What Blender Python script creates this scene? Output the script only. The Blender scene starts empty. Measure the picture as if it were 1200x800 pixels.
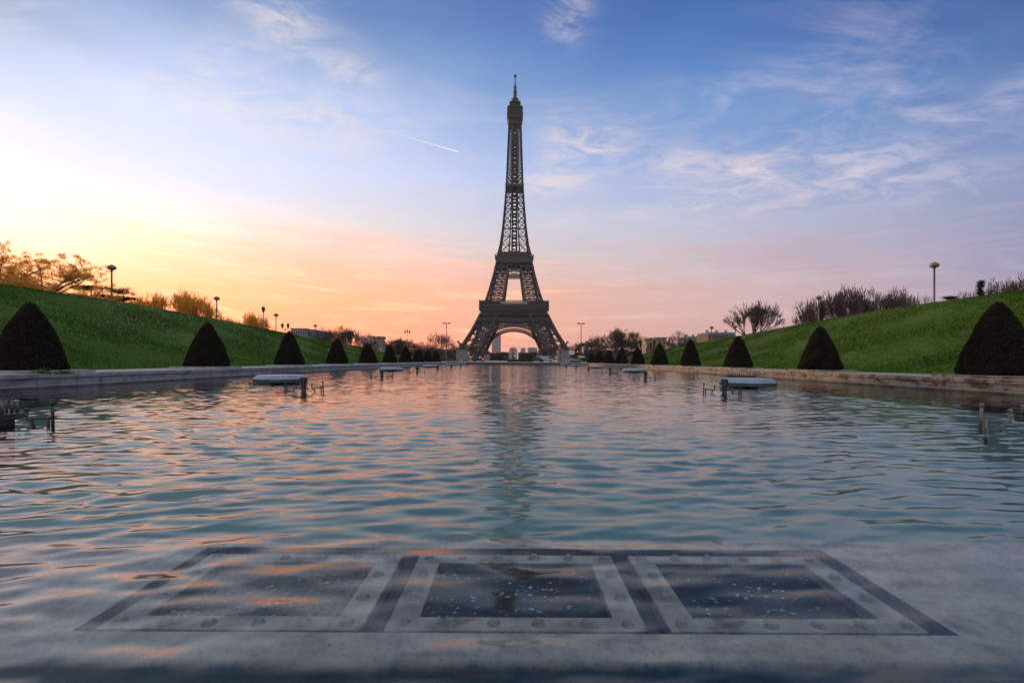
import bpy, bmesh, math, random
import numpy as np
from mathutils import Vector, Matrix
C = bpy.context.scene
COL = C.collection
random.seed(7); RNG = np.random.default_rng(7)
R = math.radians

# ------------------------------------------------------------------ camera
F, PX, PY, ROLL, EYE = 533.0, 602.0, 422.0, 0.0053, 1.2
cam_d = bpy.data.cameras.new('camera'); cam = bpy.data.objects.new('camera', cam_d); COL.objects.link(cam)
cam_d.sensor_width = 36.0; cam_d.lens = F / 1200 * 36
cam_d.shift_x = -(PX - 600) / 1200; cam_d.shift_y = (PY - 400) / 1200
cam_d.clip_start = 0.05; cam_d.clip_end = 30000
cam.matrix_world = Matrix.Translation((0, 0, EYE)) @ Matrix.Rotation(R(90), 4, 'X') @ Matrix.Rotation(ROLL, 4, 'Z')
C.camera = cam

def ray(px, py):
    du, dv = (px - PX) / F, (PY - py) / F
    return du - ROLL * dv, dv + ROLL * du
def at(px, py, Y):
    u, v = ray(px, py)
    return u * Y, EYE + v * Y
def on_plane(px, py, z):
    u, v = ray(px, py); Y = (z - EYE) / v
    return u * Y, Y
def lin(c):
    return tuple((x / 255 / 12.92 if x / 255 <= .04045 else ((x / 255 + .055) / 1.055) ** 2.4) for x in c)

# ------------------------------------------------------------------ view, sun
C.render.engine = 'CYCLES'
C.view_settings.view_transform = 'Standard'; C.view_settings.look = 'None'
C.view_settings.exposure = .12; C.view_settings.gamma = 1
C.cycles.use_denoising = True
C.cycles.max_bounces = 8; C.cycles.transparent_max_bounces = 12
C.cycles.diffuse_bounces = 3; C.cycles.glossy_bounces = 3
C.cycles.caustics_reflective = False; C.cycles.caustics_refractive = False
SUN_AZ, SUN_EL = -44.0, 3.5
sd = bpy.data.lights.new('sun', 'SUN'); sd.energy = 3.5; sd.angle = R(1.5); sd.color = (1.0, .58, .28)
so = bpy.data.objects.new('sun', sd); COL.objects.link(so)
sdir = Vector((math.sin(R(SUN_AZ)) * math.cos(R(SUN_EL)), math.cos(R(SUN_AZ)) * math.cos(R(SUN_EL)), math.sin(R(SUN_EL))))
so.rotation_euler = sdir.to_track_quat('Z', 'Y').to_euler()

# ------------------------------------------------------------------ world: dawn sky
class NT:
    def __init__(s, tree): s.t = tree; s.n = tree.nodes; s.l = tree.links
    def new(s, typ, **kw):
        n = s.n.new(typ)
        for k, v in kw.items(): setattr(n, k, v)
        return n
    def put(s, sock, v):
        if v is None: return
        if isinstance(v, bpy.types.NodeSocket): s.l.new(v, sock)
        else:
            if sock.type == 'RGBA' and len(v) == 3: v = (*v, 1)
            sock.default_value = v
    def m(s, op, a, b=None, c=None, clamp=False):
        n = s.new('ShaderNodeMath', operation=op, use_clamp=clamp)
        s.put(n.inputs[0], a); s.put(n.inputs[1], b); s.put(n.inputs[2], c)
        return n.outputs[0]
    def vm(s, op, a, b=None, out=0):
        n = s.new('ShaderNodeVectorMath', operation=op)
        s.put(n.inputs[0], a); s.put(n.inputs[1], b)
        return n.outputs[out]
    def maprange(s, v, a, b, c=0., d=1., smooth=False):
        n = s.new('ShaderNodeMapRange'); n.clamp = True
        if smooth: n.interpolation_type = 'SMOOTHSTEP'
        s.put(n.inputs[0], v)
        for i, x in enumerate((a, b, c, d)): s.put(n.inputs[i + 1], x)
        return n.outputs[0]
    def mix(s, f, a, b, blend='MIX'):
        n = s.new('ShaderNodeMix', data_type='RGBA', blend_type=blend)
        s.put(n.inputs[0], f); s.put(n.inputs[6], a); s.put(n.inputs[7], b)
        return n.outputs[2]
    def comb(s, x, y, z):
        n = s.new('ShaderNodeCombineXYZ')
        s.put(n.inputs[0], x); s.put(n.inputs[1], y); s.put(n.inputs[2], z)
        return n.outputs[0]
    def sep(s, v):
        n = s.new('ShaderNodeSeparateXYZ'); s.put(n.inputs[0], v); return n.outputs
    def noise(s, vec, scale=1., detail=4., rough=.5, dist=0., out='Fac', dims='3D'):
        n = s.new('ShaderNodeTexNoise'); n.noise_dimensions = dims
        s.put(n.inputs['Vector'], vec); s.put(n.inputs['Scale'], scale); s.put(n.inputs['Detail'], detail)
        s.put(n.inputs['Roughness'], rough); s.put(n.inputs['Distortion'], dist)
        return n.outputs[out]
    def ramp(s, v, stops, interp='LINEAR'):
        n = s.new('ShaderNodeValToRGB'); cr = n.color_ramp; cr.interpolation = interp
        s.put(n.inputs[0], v)
        while len(cr.elements) < len(stops): cr.elements.new(1.0)
        for e, (p, c) in zip(cr.elements, stops): e.position = p; e.color = (*c, 1)
        return n.outputs[0]

def dirof(px, py):
    u, v = ray(px, py); d = Vector((u, 1, v)).normalized(); return d
def azel(px, py):
    d = dirof(px, py); return math.degrees(math.atan2(d.x, d.y)), math.degrees(math.asin(d.z))

def glow(c, k=.62):   # channels the photograph clips are brighter in the sky itself
    r = min(1., max(0., (c[0] - 236) / 18)); own = [min(1., max(0., (q - 212) / 38)) for q in c]
    return tuple(v * (1 + f * k * o + a * r) for v, o, a, f in zip(lin(c), own, (k * 1.5, .14, .0), (0., .18, .9)))
SKY = {  # picture column : list of (row, sRGB colour) read from the photograph
 0:    [(0, (152, 174, 210)), (60, (198, 210, 226)), (120, (230, 231, 231)), (200, (244, 235, 228)), (260, (252, 234, 222)), (300, (255, 226, 188)), (335, (255, 200, 118)), (380, (255, 185, 85))],
 200:  [(0, (124, 156, 206)), (60, (174, 195, 223)), (120, (214, 222, 231)), (200, (234, 233, 232)), (260, (249, 234, 220)), (300, (251, 222, 190)), (335, (253, 196, 125)), (370, (253, 168, 84))],
 400:  [(0, (94, 130, 190)), (60, (132, 162, 210)), (120, (178, 198, 224)), (200, (212, 218, 228)), (260, (232, 221, 218)), (300, (240, 205, 185)), (345, (248, 178, 122)), (395, (248, 150, 82))],
 600:  [(0, (70, 112, 182)), (60, (90, 134, 200)), (120, (118, 156, 210)), (200, (172, 192, 222)), (260, (208, 206, 216)), (300, (222, 199, 196)), (345, (236, 178, 156)), (395, (238, 158, 128)), (418, (222, 150, 138))],
 800:  [(0, (44, 100, 175)), (60, (66, 121, 192)), (120, (96, 144, 205)), (200, (150, 174, 216)), (260, (188, 193, 214)), (300, (203, 189, 201)), (345, (216, 180, 178)), (395, (218, 160, 152))],
 1000: [(0, (40, 94, 170)), (60, (58, 114, 186)), (120, (84, 135, 198)), (200, (134, 158, 205)), (260, (163, 171, 203)), (300, (180, 171, 193)), (345, (195, 168, 180)), (395, (202, 158, 160))],
 1200: [(0, (42, 92, 162)), (60, (66, 112, 176)), (120, (90, 130, 188)), (200, (128, 148, 194)), (260, (138, 148, 188)), (300, (148, 148, 184)), (345, (158, 148, 178)), (395, (170, 148, 164))],
}
world = bpy.data.worlds.new('World'); C.world = world; world.use_nodes = True
w = NT(world.node_tree); w.n.clear()
tc = w.new('ShaderNodeTexCoord'); D = w.vm('NORMALIZE', tc.outputs['Generated'])
dx, dy, dz = w.sep(D)
AZ = w.m('MULTIPLY', w.m('ARCTAN2', dx, dy), 180 / math.pi)
EL = w.m('MULTIPLY', w.m('ARCSINE', dz), 180 / math.pi)
# a slow warp so that no gradient line is straight
wv = w.noise(w.vm('MULTIPLY', D, (2.5, 2.5, 7.)), 1., 3., .55, out='Color')
wr, wg, wb = w.sep(wv)
ELW = w.m('ADD', EL, w.m('MULTIPLY', w.m('SUBTRACT', wr, .5), w.maprange(EL, 2, 20, 1.5, 5.)))
AZW = w.m('ADD', AZ, w.m('MULTIPLY', w.m('SUBTRACT', wg, .5), 16.))
T = w.m('DIVIDE', ELW, 90., clamp=True)
cols = []
ZEN = tuple(1.3 * c for c in lin((206, 206, 214)))
for px, rows in SKY.items():
    st = sorted((azel(px, py)[1] / 90, glow(c)) for py, c in rows)
    st = [(0.0, st[0][1])] + st + [(.47, st[-1][1]), (.68, ZEN)]
    cols.append((azel(px, 250)[0], w.ramp(T, st, 'EASE' if False else 'LINEAR')))
back = w.ramp(T, [(0, tuple(1.45 * c for c in lin((205, 192, 200)))), (.12, tuple(1.5 * c for c in lin((205, 199, 207)))), (.35, tuple(1.4 * c for c in lin((196, 198, 210)))), (.75, ZEN)])
cols = [(-125., back)] + cols + [(75., cols[-1][1]), (125., back)]
sky = cols[0][1]
for (a0, _), (a1, c1) in zip(cols, cols[1:]):
    sky = w.mix(w.maprange(AZW, a0, a1), sky, c1)
# low stretched cloud bands near the horizon
bv = w.comb(w.m('MULTIPLY', AZ, .06), w.m('ADD', w.m('MULTIPLY', EL, .55), w.m('MULTIPLY', AZ, .02)), 3.3)
b1 = w.noise(bv, 1., 6., .55, .5); b2 = w.noise(w.vm('ADD', bv, (9.1, 4.2, 1.)), 1.4, 6., .6, .8)
bwin = w.m('MULTIPLY', w.maprange(EL, 0, 3, .5, 1.), w.maprange(EL, 8, 18, 1., 0., True))
pink = w.ramp(w.maprange(AZ, -50, 50), [(0, glow((255, 186, 105))), (.35, glow((250, 172, 112))), (.6, lin((228, 172, 158))), (1, lin((166, 146, 178)))])
sky = w.mix(w.m('MULTIPLY', w.m('MULTIPLY', w.maprange(b1, .46, .74, 0, 1, True), bwin), w.maprange(AZ, -40, -5, .5, .75)), sky, pink)
cream = w.ramp(w.maprange(AZ, -50, 50), [(0, glow((255, 240, 206))), (.35, glow((255, 208, 158))), (.6, lin((240, 206, 194))), (1, lin((186, 180, 204)))])
sky = w.mix(w.m('MULTIPLY', w.m('MULTIPLY', w.maprange(b2, .48, .74, 0, 1, True), bwin), .6), sky, cream)
hs = w.new('ShaderNodeHueSaturation'); hs.inputs['Saturation'].default_value = .93; w.put(hs.inputs['Color'], sky); sky = hs.outputs[0]
# high cirrus
pl = w.m('ADD', dz, .14)
pv = w.comb(w.m('DIVIDE', dx, pl), w.m('DIVIDE', dy, pl), 0.)
mp = w.new('ShaderNodeMapping'); mp.inputs['Rotation'].default_value = (0, 0, R(24)); mp.inputs['Scale'].default_value = (.9, 2.3, 1)
w.put(mp.inputs['Vector'], pv)
fib = w.noise(mp.outputs[0], 2.1, 10., .62, .7); msk = w.noise(w.vm('ADD', pv, (3.7, 1.3, 0)), .75, 3., .5, .3)
cir = w.m('MULTIPLY', w.maprange(fib, .46, .78, 0, 1, True), w.maprange(msk, .38, .58, 0, 1, True))
mp2 = w.new('ShaderNodeMapping'); mp2.inputs['Rotation'].default_value = (0, 0, R(-14)); mp2.inputs['Scale'].default_value = (1.25, 2.0, 1)
w.put(mp2.inputs['Vector'], pv); pf = w.noise(mp2.outputs[0], 4.2, 10., .68, .9)
blob = None
for px, py, sx, sy, k in [(345, 38, 3.4, 2.2, .55), (412, 84, 3.4, 1.5, .7), (310, 12, 4, 2, .4), (248, 72, 4, 3, .25), (700, 172, 4.2, 2.6, 1.), (655, 165, 3., 3., .6), (648, 215, 5., 1.6, .9), (230, 130, 8, 3., .3), (400, 140, 8, 2.5, .35), (820, 240, 7, 1.2, .6), (790, 196, 4., 2., .8),
                       (882, 196, 5.5, 2.6, 1.), (1012, 195, 5., 2.4, 1.), (1090, 215, 5., 2., .6), (665, 18, 2.6, 2.2, .75), (700, 256, 6., 1.1, .5), (900, 240, 6, 1.4, .5), (330, 130, 9., 3., .32), (1010, 100, 7, 4, .3), (1190, 112, 3, 1.6, .5)]:
    a0, e0 = azel(px, py)
    g = w.m('ADD', w.m('POWER', w.m('DIVIDE', w.m('SUBTRACT', AZ, a0), sx), 2.), w.m('POWER', w.m('DIVIDE', w.m('SUBTRACT', EL, e0), sy), 2.))
    g = w.m('MULTIPLY', w.m('EXPONENT', w.m('MULTIPLY', g, -1.)), k)
    blob = g if blob is None else w.m('ADD', blob, g)
patch = w.m('MULTIPLY', blob, w.maprange(pf, .36, .66, 0, 1, True))
ca = w.m('ADD', w.m('MULTIPLY', cir, w.maprange(AZ, -30, 0, .34, .5)), w.m('MULTIPLY', patch, .75), clamp=True)
ca = w.m('MULTIPLY', ca, w.maprange(EL, 4, 12, .2, 1.))
ccol = w.ramp(w.maprange(AZ, -50, 50), [(0, lin((255, 244, 230))), (.4, lin((240, 226, 224))), (.7, lin((226, 212, 220))), (1, lin((206, 200, 222)))])
sky = w.mix(ca, sky, ccol)
# contrail: a great-circle streak
d1, d2 = dirof(446, 151), dirof(536, 178)
nn = d1.cross(d2).normalized(); tt = (d2 - d1).normalized()
dist = w.m('ABSOLUTE', w.vm('DOT_PRODUCT', D, tuple(nn), out=1)); al = w.vm('DOT_PRODUCT', D, tuple(tt), out=1)
along = w.maprange(al, d1.dot(tt), d2.dot(tt)); endc = w.maprange(al, d2.dot(tt), d2.dot(tt) + .002, 1, 0)
wid = w.maprange(along, 0, 1, .0009, .0016)
tr = w.m('MULTIPLY', w.m('SUBTRACT', 1., w.m('DIVIDE', dist, wid), clamp=True), w.m('MULTIPLY', along, endc))
sky = w.mix(w.m('MULTIPLY', w.m('POWER', tr, .6), w.maprange(along, 0, .8, .2, .95)), sky, lin((255, 246, 240)))
ns = w.new('ShaderNodeTexSky', sky_type='NISHITA'); ns.sun_disc = False
ns.sun_elevation = R(SUN_EL); ns.sun_rotation = R(SUN_AZ)
bg1 = w.new('ShaderNodeBackground'); w.put(bg1.inputs[0], ns.outputs[0]); bg1.inputs[1].default_value = .08
bg2 = w.new('ShaderNodeBackground'); w.put(bg2.inputs[0], sky); w.put(bg2.inputs[1], w.maprange(AZ, -60, 5, 1.06, 1.02))
mxs = w.new('ShaderNodeMixShader'); mxs.inputs[0].default_value = .92
w.l.new(bg1.outputs[0], mxs.inputs[1]); w.l.new(bg2.outputs[0], mxs.inputs[2])
wo = w.new('ShaderNodeOutputWorld'); w.l.new(mxs.outputs[0], wo.inputs[0])
world.cycles.sampling_method = 'MANUAL'; world.cycles.sample_map_resolution = 1024

# ------------------------------------------------------------------ materials
def material(name):
    m = bpy.data.materials.new(name); m.use_nodes = True
    t = NT(m.node_tree); t.n.clear(); out = t.new('ShaderNodeOutputMaterial')
    return m, t, out
def principled(t, out, col, rough=.7, metal=0., spec=.5, normal=None):
    p = t.new('ShaderNodeBsdfPrincipled')
    t.put(p.inputs['Base Color'], col); t.put(p.inputs['Roughness'], rough); t.put(p.inputs['Metallic'], metal)
    t.put(p.inputs['Specular IOR Level'], spec)
    if normal is not None: t.put(p.inputs['Normal'], normal)
    t.l.new(p.outputs[0], out.inputs[0]); return p
def bump(t, h, strength=.5, dist=.02):
    b = t.new('ShaderNodeBump'); b.inputs['Strength'].default_value = strength; b.inputs['Distance'].default_value = dist
    t.put(b.inputs['Height'], h); return b.outputs[0]
def mottled(name, c1, c2, scale=3., rough=.75, c3=None, bstr=.35, bdist=.01, metal=0., spec=.4, detail=8., coord='Object'):
    m, t, out = material(name)
    tc = t.new('ShaderNodeTexCoord'); v = tc.outputs[coord]
    n = t.noise(v, scale, detail, .62, .3)
    col = t.mix(t.maprange(n, .3, .7), c1, c2)
    if c3 is not None:
        n2 = t.noise(v, scale * .37, 6., .6, .6); col = t.mix(t.maprange(n2, .52, .7, 0, .8, True), col, c3)
    n3 = t.noise(v, scale * 9, 5., .6)
    principled(t, out, col, rough, metal, spec, bump(t, n3, bstr, bdist))
    return m

M = {}
def stone(name, c1, c2, stain, block=1.6, streak=.6):
    m, t, out = material(name)
    geo = t.new('ShaderNodeNewGeometry'); P = geo.outputs['Position']; x, y, z = t.sep(P)
    n = t.noise(P, 2.2, 9., .65, .3); col = t.mix(t.maprange(n, .3, .7), c1, c2)
    sv = t.comb(t.m('MULTIPLY', x, 1.), t.m('MULTIPLY', y, .8), t.m('MULTIPLY', z, 1.3))
    s = t.noise(sv, 1.7, 9., .7, .6)
    wall = t.m('SUBTRACT', 1., t.m('ABSOLUTE', t.sep(geo.outputs['Normal'])[2]), clamp=True)
    col = t.mix(t.m('MULTIPLY', t.maprange(s, .42, .66, 0, 1, True), t.m('ADD', t.m('MULTIPLY', wall, streak), .15)), col, stain)
    # joints between the coping blocks, every block metres along y
    fr = t.m('ABSOLUTE', t.m('SUBTRACT', t.m('FRACT', t.m('DIVIDE', t.m('ADD', y, t.m('MULTIPLY', t.noise(P, .8, 2.), .01)), block)), .5))
    jt = t.m('GREATER_THAN', fr, .5 - .012 / block)
    col = t.mix(t.m('MULTIPLY', jt, .8), col, (.03, .028, .025))
    # dark wet band just above the water
    col = t.mix(t.m('MULTIPLY', t.maprange(t.m('ADD', z, t.m('MULTIPLY', t.m('SUBTRACT', n, .5), .25)), .02, .2, 1, 0), t.m('MULTIPLY', wall, .75)), col, (.02, .02, .018))
    nb = t.noise(P, 22., 6., .65)
    principled(t, out, col, .8, 0, .35, bump(t, t.m('SUBTRACT', nb, t.m('MULTIPLY', jt, .8)), .5, .012))
    return m
M['stone_left'] = stone('pale_grey_coping_stone', (.34, .34, .35), (.24, .24, .26), (.10, .10, .10))
M['stone_right'] = stone('brown_stained_coping_stone', (.30, .27, .235), (.2, .17, .14), (.07, .042, .027), 1.6, 1.1)  # brown stains, plus low-sun warmth put into the base tone
M['paving'] = mottled('path_paving', (.36, .36, .37), (.26, .26, .27), 1.2, .7, (.2, .2, .19))
M['asphalt'] = mottled('asphalt', (.05, .05, .052), (.065, .063, .06), 4, .85)
M['earth'] = mottled('park_ground', (.06, .065, .03), (.1, .09, .06), .05, .95, (.12, .11, .09), .2, .05)
M['white_paint'] = mottled('road_paint', (.7, .7, .68), (.55, .55, .53), 6, .7)
M['iron'] = mottled('tower_iron_paint', (.036, .036, .040), (.024, .024, .028), .08, .6, None, .1, .01)
M['iron_dark'] = mottled('tower_core_paint', (.028, .028, .03), (.02, .02, .022), .1, .7, None, .1, .01)
M['pav_glass'] = mottled('pavilion_glass', (.55, .6, .5), (.4, .45, .4), .3, .3, None, .05, .01)  # pale green holds the lit, reflecting look of the glass in its colour
M['lead'] = mottled('lamp_metal', (.035, .033, .035), (.055, .05, .05), 4, .5, None, .1, .005, .3)
M['globe'] = mottled('lamp_globe', (.2, .155, .1), (.13, .1, .065), 5, .35, None, .05, .002)
M['pole_grey'] = mottled('lamp_pole_paint', (.12, .115, .125), (.09, .085, .09), 3, .5, None, .1, .004)
M['pole_rust'] = mottled('lamp_pole_rust', (.22, .09, .04), (.16, .06, .03), 3, .6, None, .1, .004)
M['bronze'] = mottled('statue_bronze', (.03, .03, .028), (.05, .045, .04), 1.5, .6)
M['pedestal'] = mottled('pedestal_limestone', (.19, .188, .185), (.14, .138, .135), .8, .8, (.09, .085, .08))
M['facade'] = mottled('limestone_facade', (.11, .095, .085), (.075, .066, .06), .2, .8)
M['facade_grey'] = mottled('grey_concrete_facade', (.26, .26, .28), (.2, .2, .22), .2, .8)
M['slate'] = mottled('slate_roof', (.1, .11, .13), (.07, .08, .1), .4, .6)
M['dark_glass'] = mottled('dark_window_glass', (.03, .035, .04), (.05, .055, .06), .6, .2)
M['office'] = mottled('office_tower_cladding', (.095, .085, .09), (.08, .072, .076), .02, .5)
m, t, out = material('carved_stone'); P = t.new('ShaderNodeTexCoord').outputs['Object']; v = t.vm('MULTIPLY', P, (1.3, 1.3, .45))
n = t.noise(v, 1.2, 6., .65, .8); principled(t, out, t.ramp(n, [(.36, (.05, .042, .035)), (.5, (.26, .21, .16)), (.62, (.5, .43, .34))]), .9, 0, .2, bump(t, n, 1., .3)); M['carved'] = m
M['canvas'] = mottled('carousel_canvas', (.6, .66, .58), (.5, .56, .5), 1, .8)
M['canvas2'] = mottled('carousel_stripe', (.35, .5, .45), (.3, .44, .4), 1, .8)
M['dish'] = mottled('dish_painted_metal', (.19, .25, .34), (.15, .2, .28), 2.5, .4, (.11, .13, .16), .15, .004)
M['dish_side'] = mottled('dish_skirt_metal', (.045, .055, .065), (.03, .036, .045), 2, .45)
M['pipe'] = mottled('weathered_pipe', (.045, .043, .042), (.026, .025, .025), 14, .5, (.09, .08, .07), .4, .004, .4)
M['pipe_pale'] = mottled('pale_limescaled_pipe', (.19, .17, .15), (.12, .1, .085), 14, .6, (.07, .05, .035), .4, .004)
M['nozzle_steel'] = mottled('nozzle_steel', (.13, .14, .165), (.08, .09, .11), 8, .4, None, .2, .003, .6)
M['car_dark'] = mottled('dark_blue_car_paint', (.02, .03, .045), (.025, .035, .05), 1, .25)
M['car_white'] = mottled('white_car_paint', (.7, .7, .7), (.65, .65, .65), 1, .25)
M['car_silver'] = mottled('silver_car_paint', (.35, .36, .38), (.3, .31, .33), 1, .25)
M['rubber'] = mottled('tyre_rubber', (.02, .02, .02), (.03, .03, .03), 9, .9)
M['sign_white'] = mottled('sign_white', (.5, .5, .52), (.42, .42, .44), 4, .5)
M['bark'] = mottled('grey_brown_bark', (.075, .055, .05), (.045, .035, .033), 3, .9, None, .6, .03)
M['twig'] = mottled('purple_brown_twigs', (.075, .05, .045), (.05, .033, .033), 1.5, .9)
M['bark_sunglow'] = mottled('sunglow_bark', (.26, .13, .06), (.18, .09, .04), 3, .9, None, .6, .03)  # brown bark with the low sun's orange glow mixed into its colour
M['soil'] = mottled('bed_soil', (.04, .03, .02), (.06, .045, .03), 5, .95)

def foliage(name, c1, c2, trans=.3, scale=1.2, tcol=None):
    m, t, out = material(name)
    geo = t.new('ShaderNodeNewGeometry')
    n = t.noise(geo.outputs['Position'], scale, 5., .6)
    rnd = geo.outputs['Random Per Island']
    f = t.m('ADD', t.maprange(n, .35, .65, 0, .65), t.m('MULTIPLY', rnd, .35))
    col = t.mix(f, c1, c2)
    d = t.new('ShaderNodeBsdfDiffuse'); t.put(d.inputs[0], col)
    tr = t.new('ShaderNodeBsdfTranslucent'); t.put(tr.inputs[0], tcol if tcol else col)
    mx = t.new('ShaderNodeMixShader'); mx.inputs[0].default_value = trans
    t.l.new(d.outputs[0], mx.inputs[1]); t.l.new(tr.outputs[0], mx.inputs[2]); t.l.new(mx.outputs[0], out.inputs[0])
    return m
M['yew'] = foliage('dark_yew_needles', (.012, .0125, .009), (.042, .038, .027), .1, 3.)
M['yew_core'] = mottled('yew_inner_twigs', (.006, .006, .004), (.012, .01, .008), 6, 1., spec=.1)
M['grass_blade'] = foliage('lawn_blades', (.027, .066, .006), (.06, .112, .011), .25, .35)
M['pine'] = foliage('pine_needles_backlit', (.16, .095, .022), (.28, .16, .035), .7, .8, (.95, .55, .14))  # golden needle colour includes the glow of the sun behind the trees
M['twig_sunglow'] = foliage('thin_sunglow_twigs', (.42, .26, .06), (.55, .36, .10), .65, .8, (.98, .66, .2))  # twig colour itself carries the golden glare of the backlight
M['cedar'] = foliage('cedar_needles', (.045, .03, .018), (.08, .05, .03), .15, .8)
M['conifer'] = foliage('conifer_needles', (.015, .015, .012), (.03, .028, .022), .15, 1.)
M['hedge'] = foliage('hedge_leaves', (.03, .028, .022), (.055, .05, .035), .15, .3)
M['hedge_green'] = foliage('green_hedge_leaves', (.02, .06, .012), (.04, .09, .02), .2, .3)
M['weed'] = foliage('weed_leaves', (.04, .1, .015), (.07, .15, .02), .3, 4.)
M['daisy'] = mottled('daisy_petals', (.75, .75, .78), (.65, .65, .68), 8, .8)

m, t, out = material('lawn'); geo = t.new('ShaderNodeNewGeometry'); P = geo.outputs['Position']
n1 = t.noise(P, .28, 6., .6, .4); n2 = t.noise(P, 3., 6., .7)
col = t.mix(t.maprange(n1, .35, .68), (.022, .058, .005), (.046, .096, .009))
col = t.mix(t.maprange(n2, .4, .75, 0, .5), col, (.072, .105, .014))
principled(t, out, col, .95, 0, .1, bump(t, t.noise(P, 9., 6., .7), .8, .08)); M['lawn'] = m

# water: clear, tinted, Fresnel reflection over long-exposure ripples (slopes from stretched noise)
m, t, out = material('pool_water')
geo = t.new('ShaderNodeNewGeometry'); P = geo.outputs['Position']; x, y, z = t.sep(P)
def slope(rot, sx, sy, scale, detail, off, dist=.4):
    mp = t.new('ShaderNodeMapping'); mp.inputs['Rotation'].default_value = (0, 0, R(rot)); mp.inputs['Scale'].default_value = (sx, sy, 1); mp.inputs['Location'].default_value = off
    t.put(mp.inputs['Vector'], P)
    c = t.noise(mp.outputs[0], scale, detail, .5, dist, out='Color')
    return t.vm('SUBTRACT', c, (.5, .5, .5))
def scl(v, s):
    n = t.new('ShaderNodeVectorMath', operation='SCALE'); t.put(n.inputs[0], v); t.put(n.inputs['Scale'], s); return n.outputs[0]
sA = slope(-6, .6, 1.9, 2.3, 1.5, (0, 0, 0), .2); sB = slope(-12, .6, 2.0, 5.5, 1.5, (4, 7, 1), .2); sC = slope(-6, .3, 1., .55, 2., (9, 3, 2))
far = t.maprange(y, 3., 24., .25, 1.)
gust = t.maprange(t.noise(P, .16, 3., .5), .35, .65, .7, 1.15)
tot = scl(t.vm('ADD', scl(sA, .34), scl(sB, .42)), t.m('MULTIPLY', far, gust))
sxx, syy, _ = t.sep(tot)
NRM = t.vm('NORMALIZE', t.vm('ADD', geo.outputs['Normal'], t.comb(t.m('MULTIPLY', sxx, .35), syy, 0.)))
fr = t.new('ShaderNodeFresnel'); fr.inputs[0].default_value = 1.34; t.put(fr.inputs['Normal'], NRM)
gl = t.new('ShaderNodeBsdfGlossy'); gl.inputs['Roughness'].default_value = .07; t.put(gl.inputs['Normal'], NRM); gl.inputs[0].default_value = (1, 1, 1, 1)
tp = t.new('ShaderNodeBsdfTransparent'); tp.inputs[0].default_value = (.90, .945, .94, 1)
mx = t.new('ShaderNodeMixShader'); t.put(mx.inputs[0], fr.outputs[0]); t.l.new(tp.outputs[0], mx.inputs[1]); t.l.new(gl.outputs[0], mx.inputs[2]); t.l.new(mx.outputs[0], out.inputs[0])
M['water'] = m
M['pool_floor'] = mottled('painted_pool_floor', (.11, .215, .22), (.165, .28, .28), .8, .8, (.08, .16, .165), .2, .02)
m, t, out = material('submerged_ledge_stone'); geo = t.new('ShaderNodeNewGeometry'); P = geo.outputs['Position']; x, y, z = t.sep(P)
n1 = t.noise(P, 1.3, 8., .6, .5); n2 = t.noise(P, 11., 8., .7, .3); n3 = t.noise(P, 38., 4., .7)
col = t.mix(t.maprange(n1, .3, .7), (.48, .46, .45), (.29, .28, .28))
col = t.mix(t.maprange(n2, .48, .7, 0, .6), col, (.12, .115, .115)); col = t.mix(t.maprange(n3, .58, .7, 0, .65), col, (.06, .06, .06)); col = t.mix(t.maprange(t.noise(P, 3.1, 9., .72, 1.), .52, .68, 0, .55), col, (.13, .125, .13))
near_dark = t.maprange(t.m('ADD', z, t.m('MULTIPLY', t.m('SUBTRACT', n2, .5), .035)), -.082, -.049, 1, 0, True)  # stone turns dark blue-green down the near edge
near_dark = t.m('MULTIPLY', near_dark, t.maprange(y, 2.02, 1.93, 0, 1, True))
col = t.mix(near_dark, col, t.mix(t.maprange(n2, .35, .65), (.025, .045, .052), (.05, .075, .082)))
principled(t, out, col, .85, 0, .3, bump(t, t.m('ADD', n2, t.m('MULTIPLY', n3, .4)), .7, .02)); M['ledge'] = m
M['recess'] = mottled('recess_dark_base', (.045, .045, .045), (.09, .088, .085), 5, .9, (.13, .12, .12), .6, .02)  # mottled dark grey floor around the hatch frames
M['frame'] = mottled('silted_steel_frame', (.50, .485, .485), (.25, .24, .24), 7, .8, (.085, .075, .07), 1., .02, detail=10.)
M['bolt'] = mottled('corroded_bolt', (.16, .15, .145), (.38, .37, .365), 26, .6, None, .6, .01)
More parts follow.
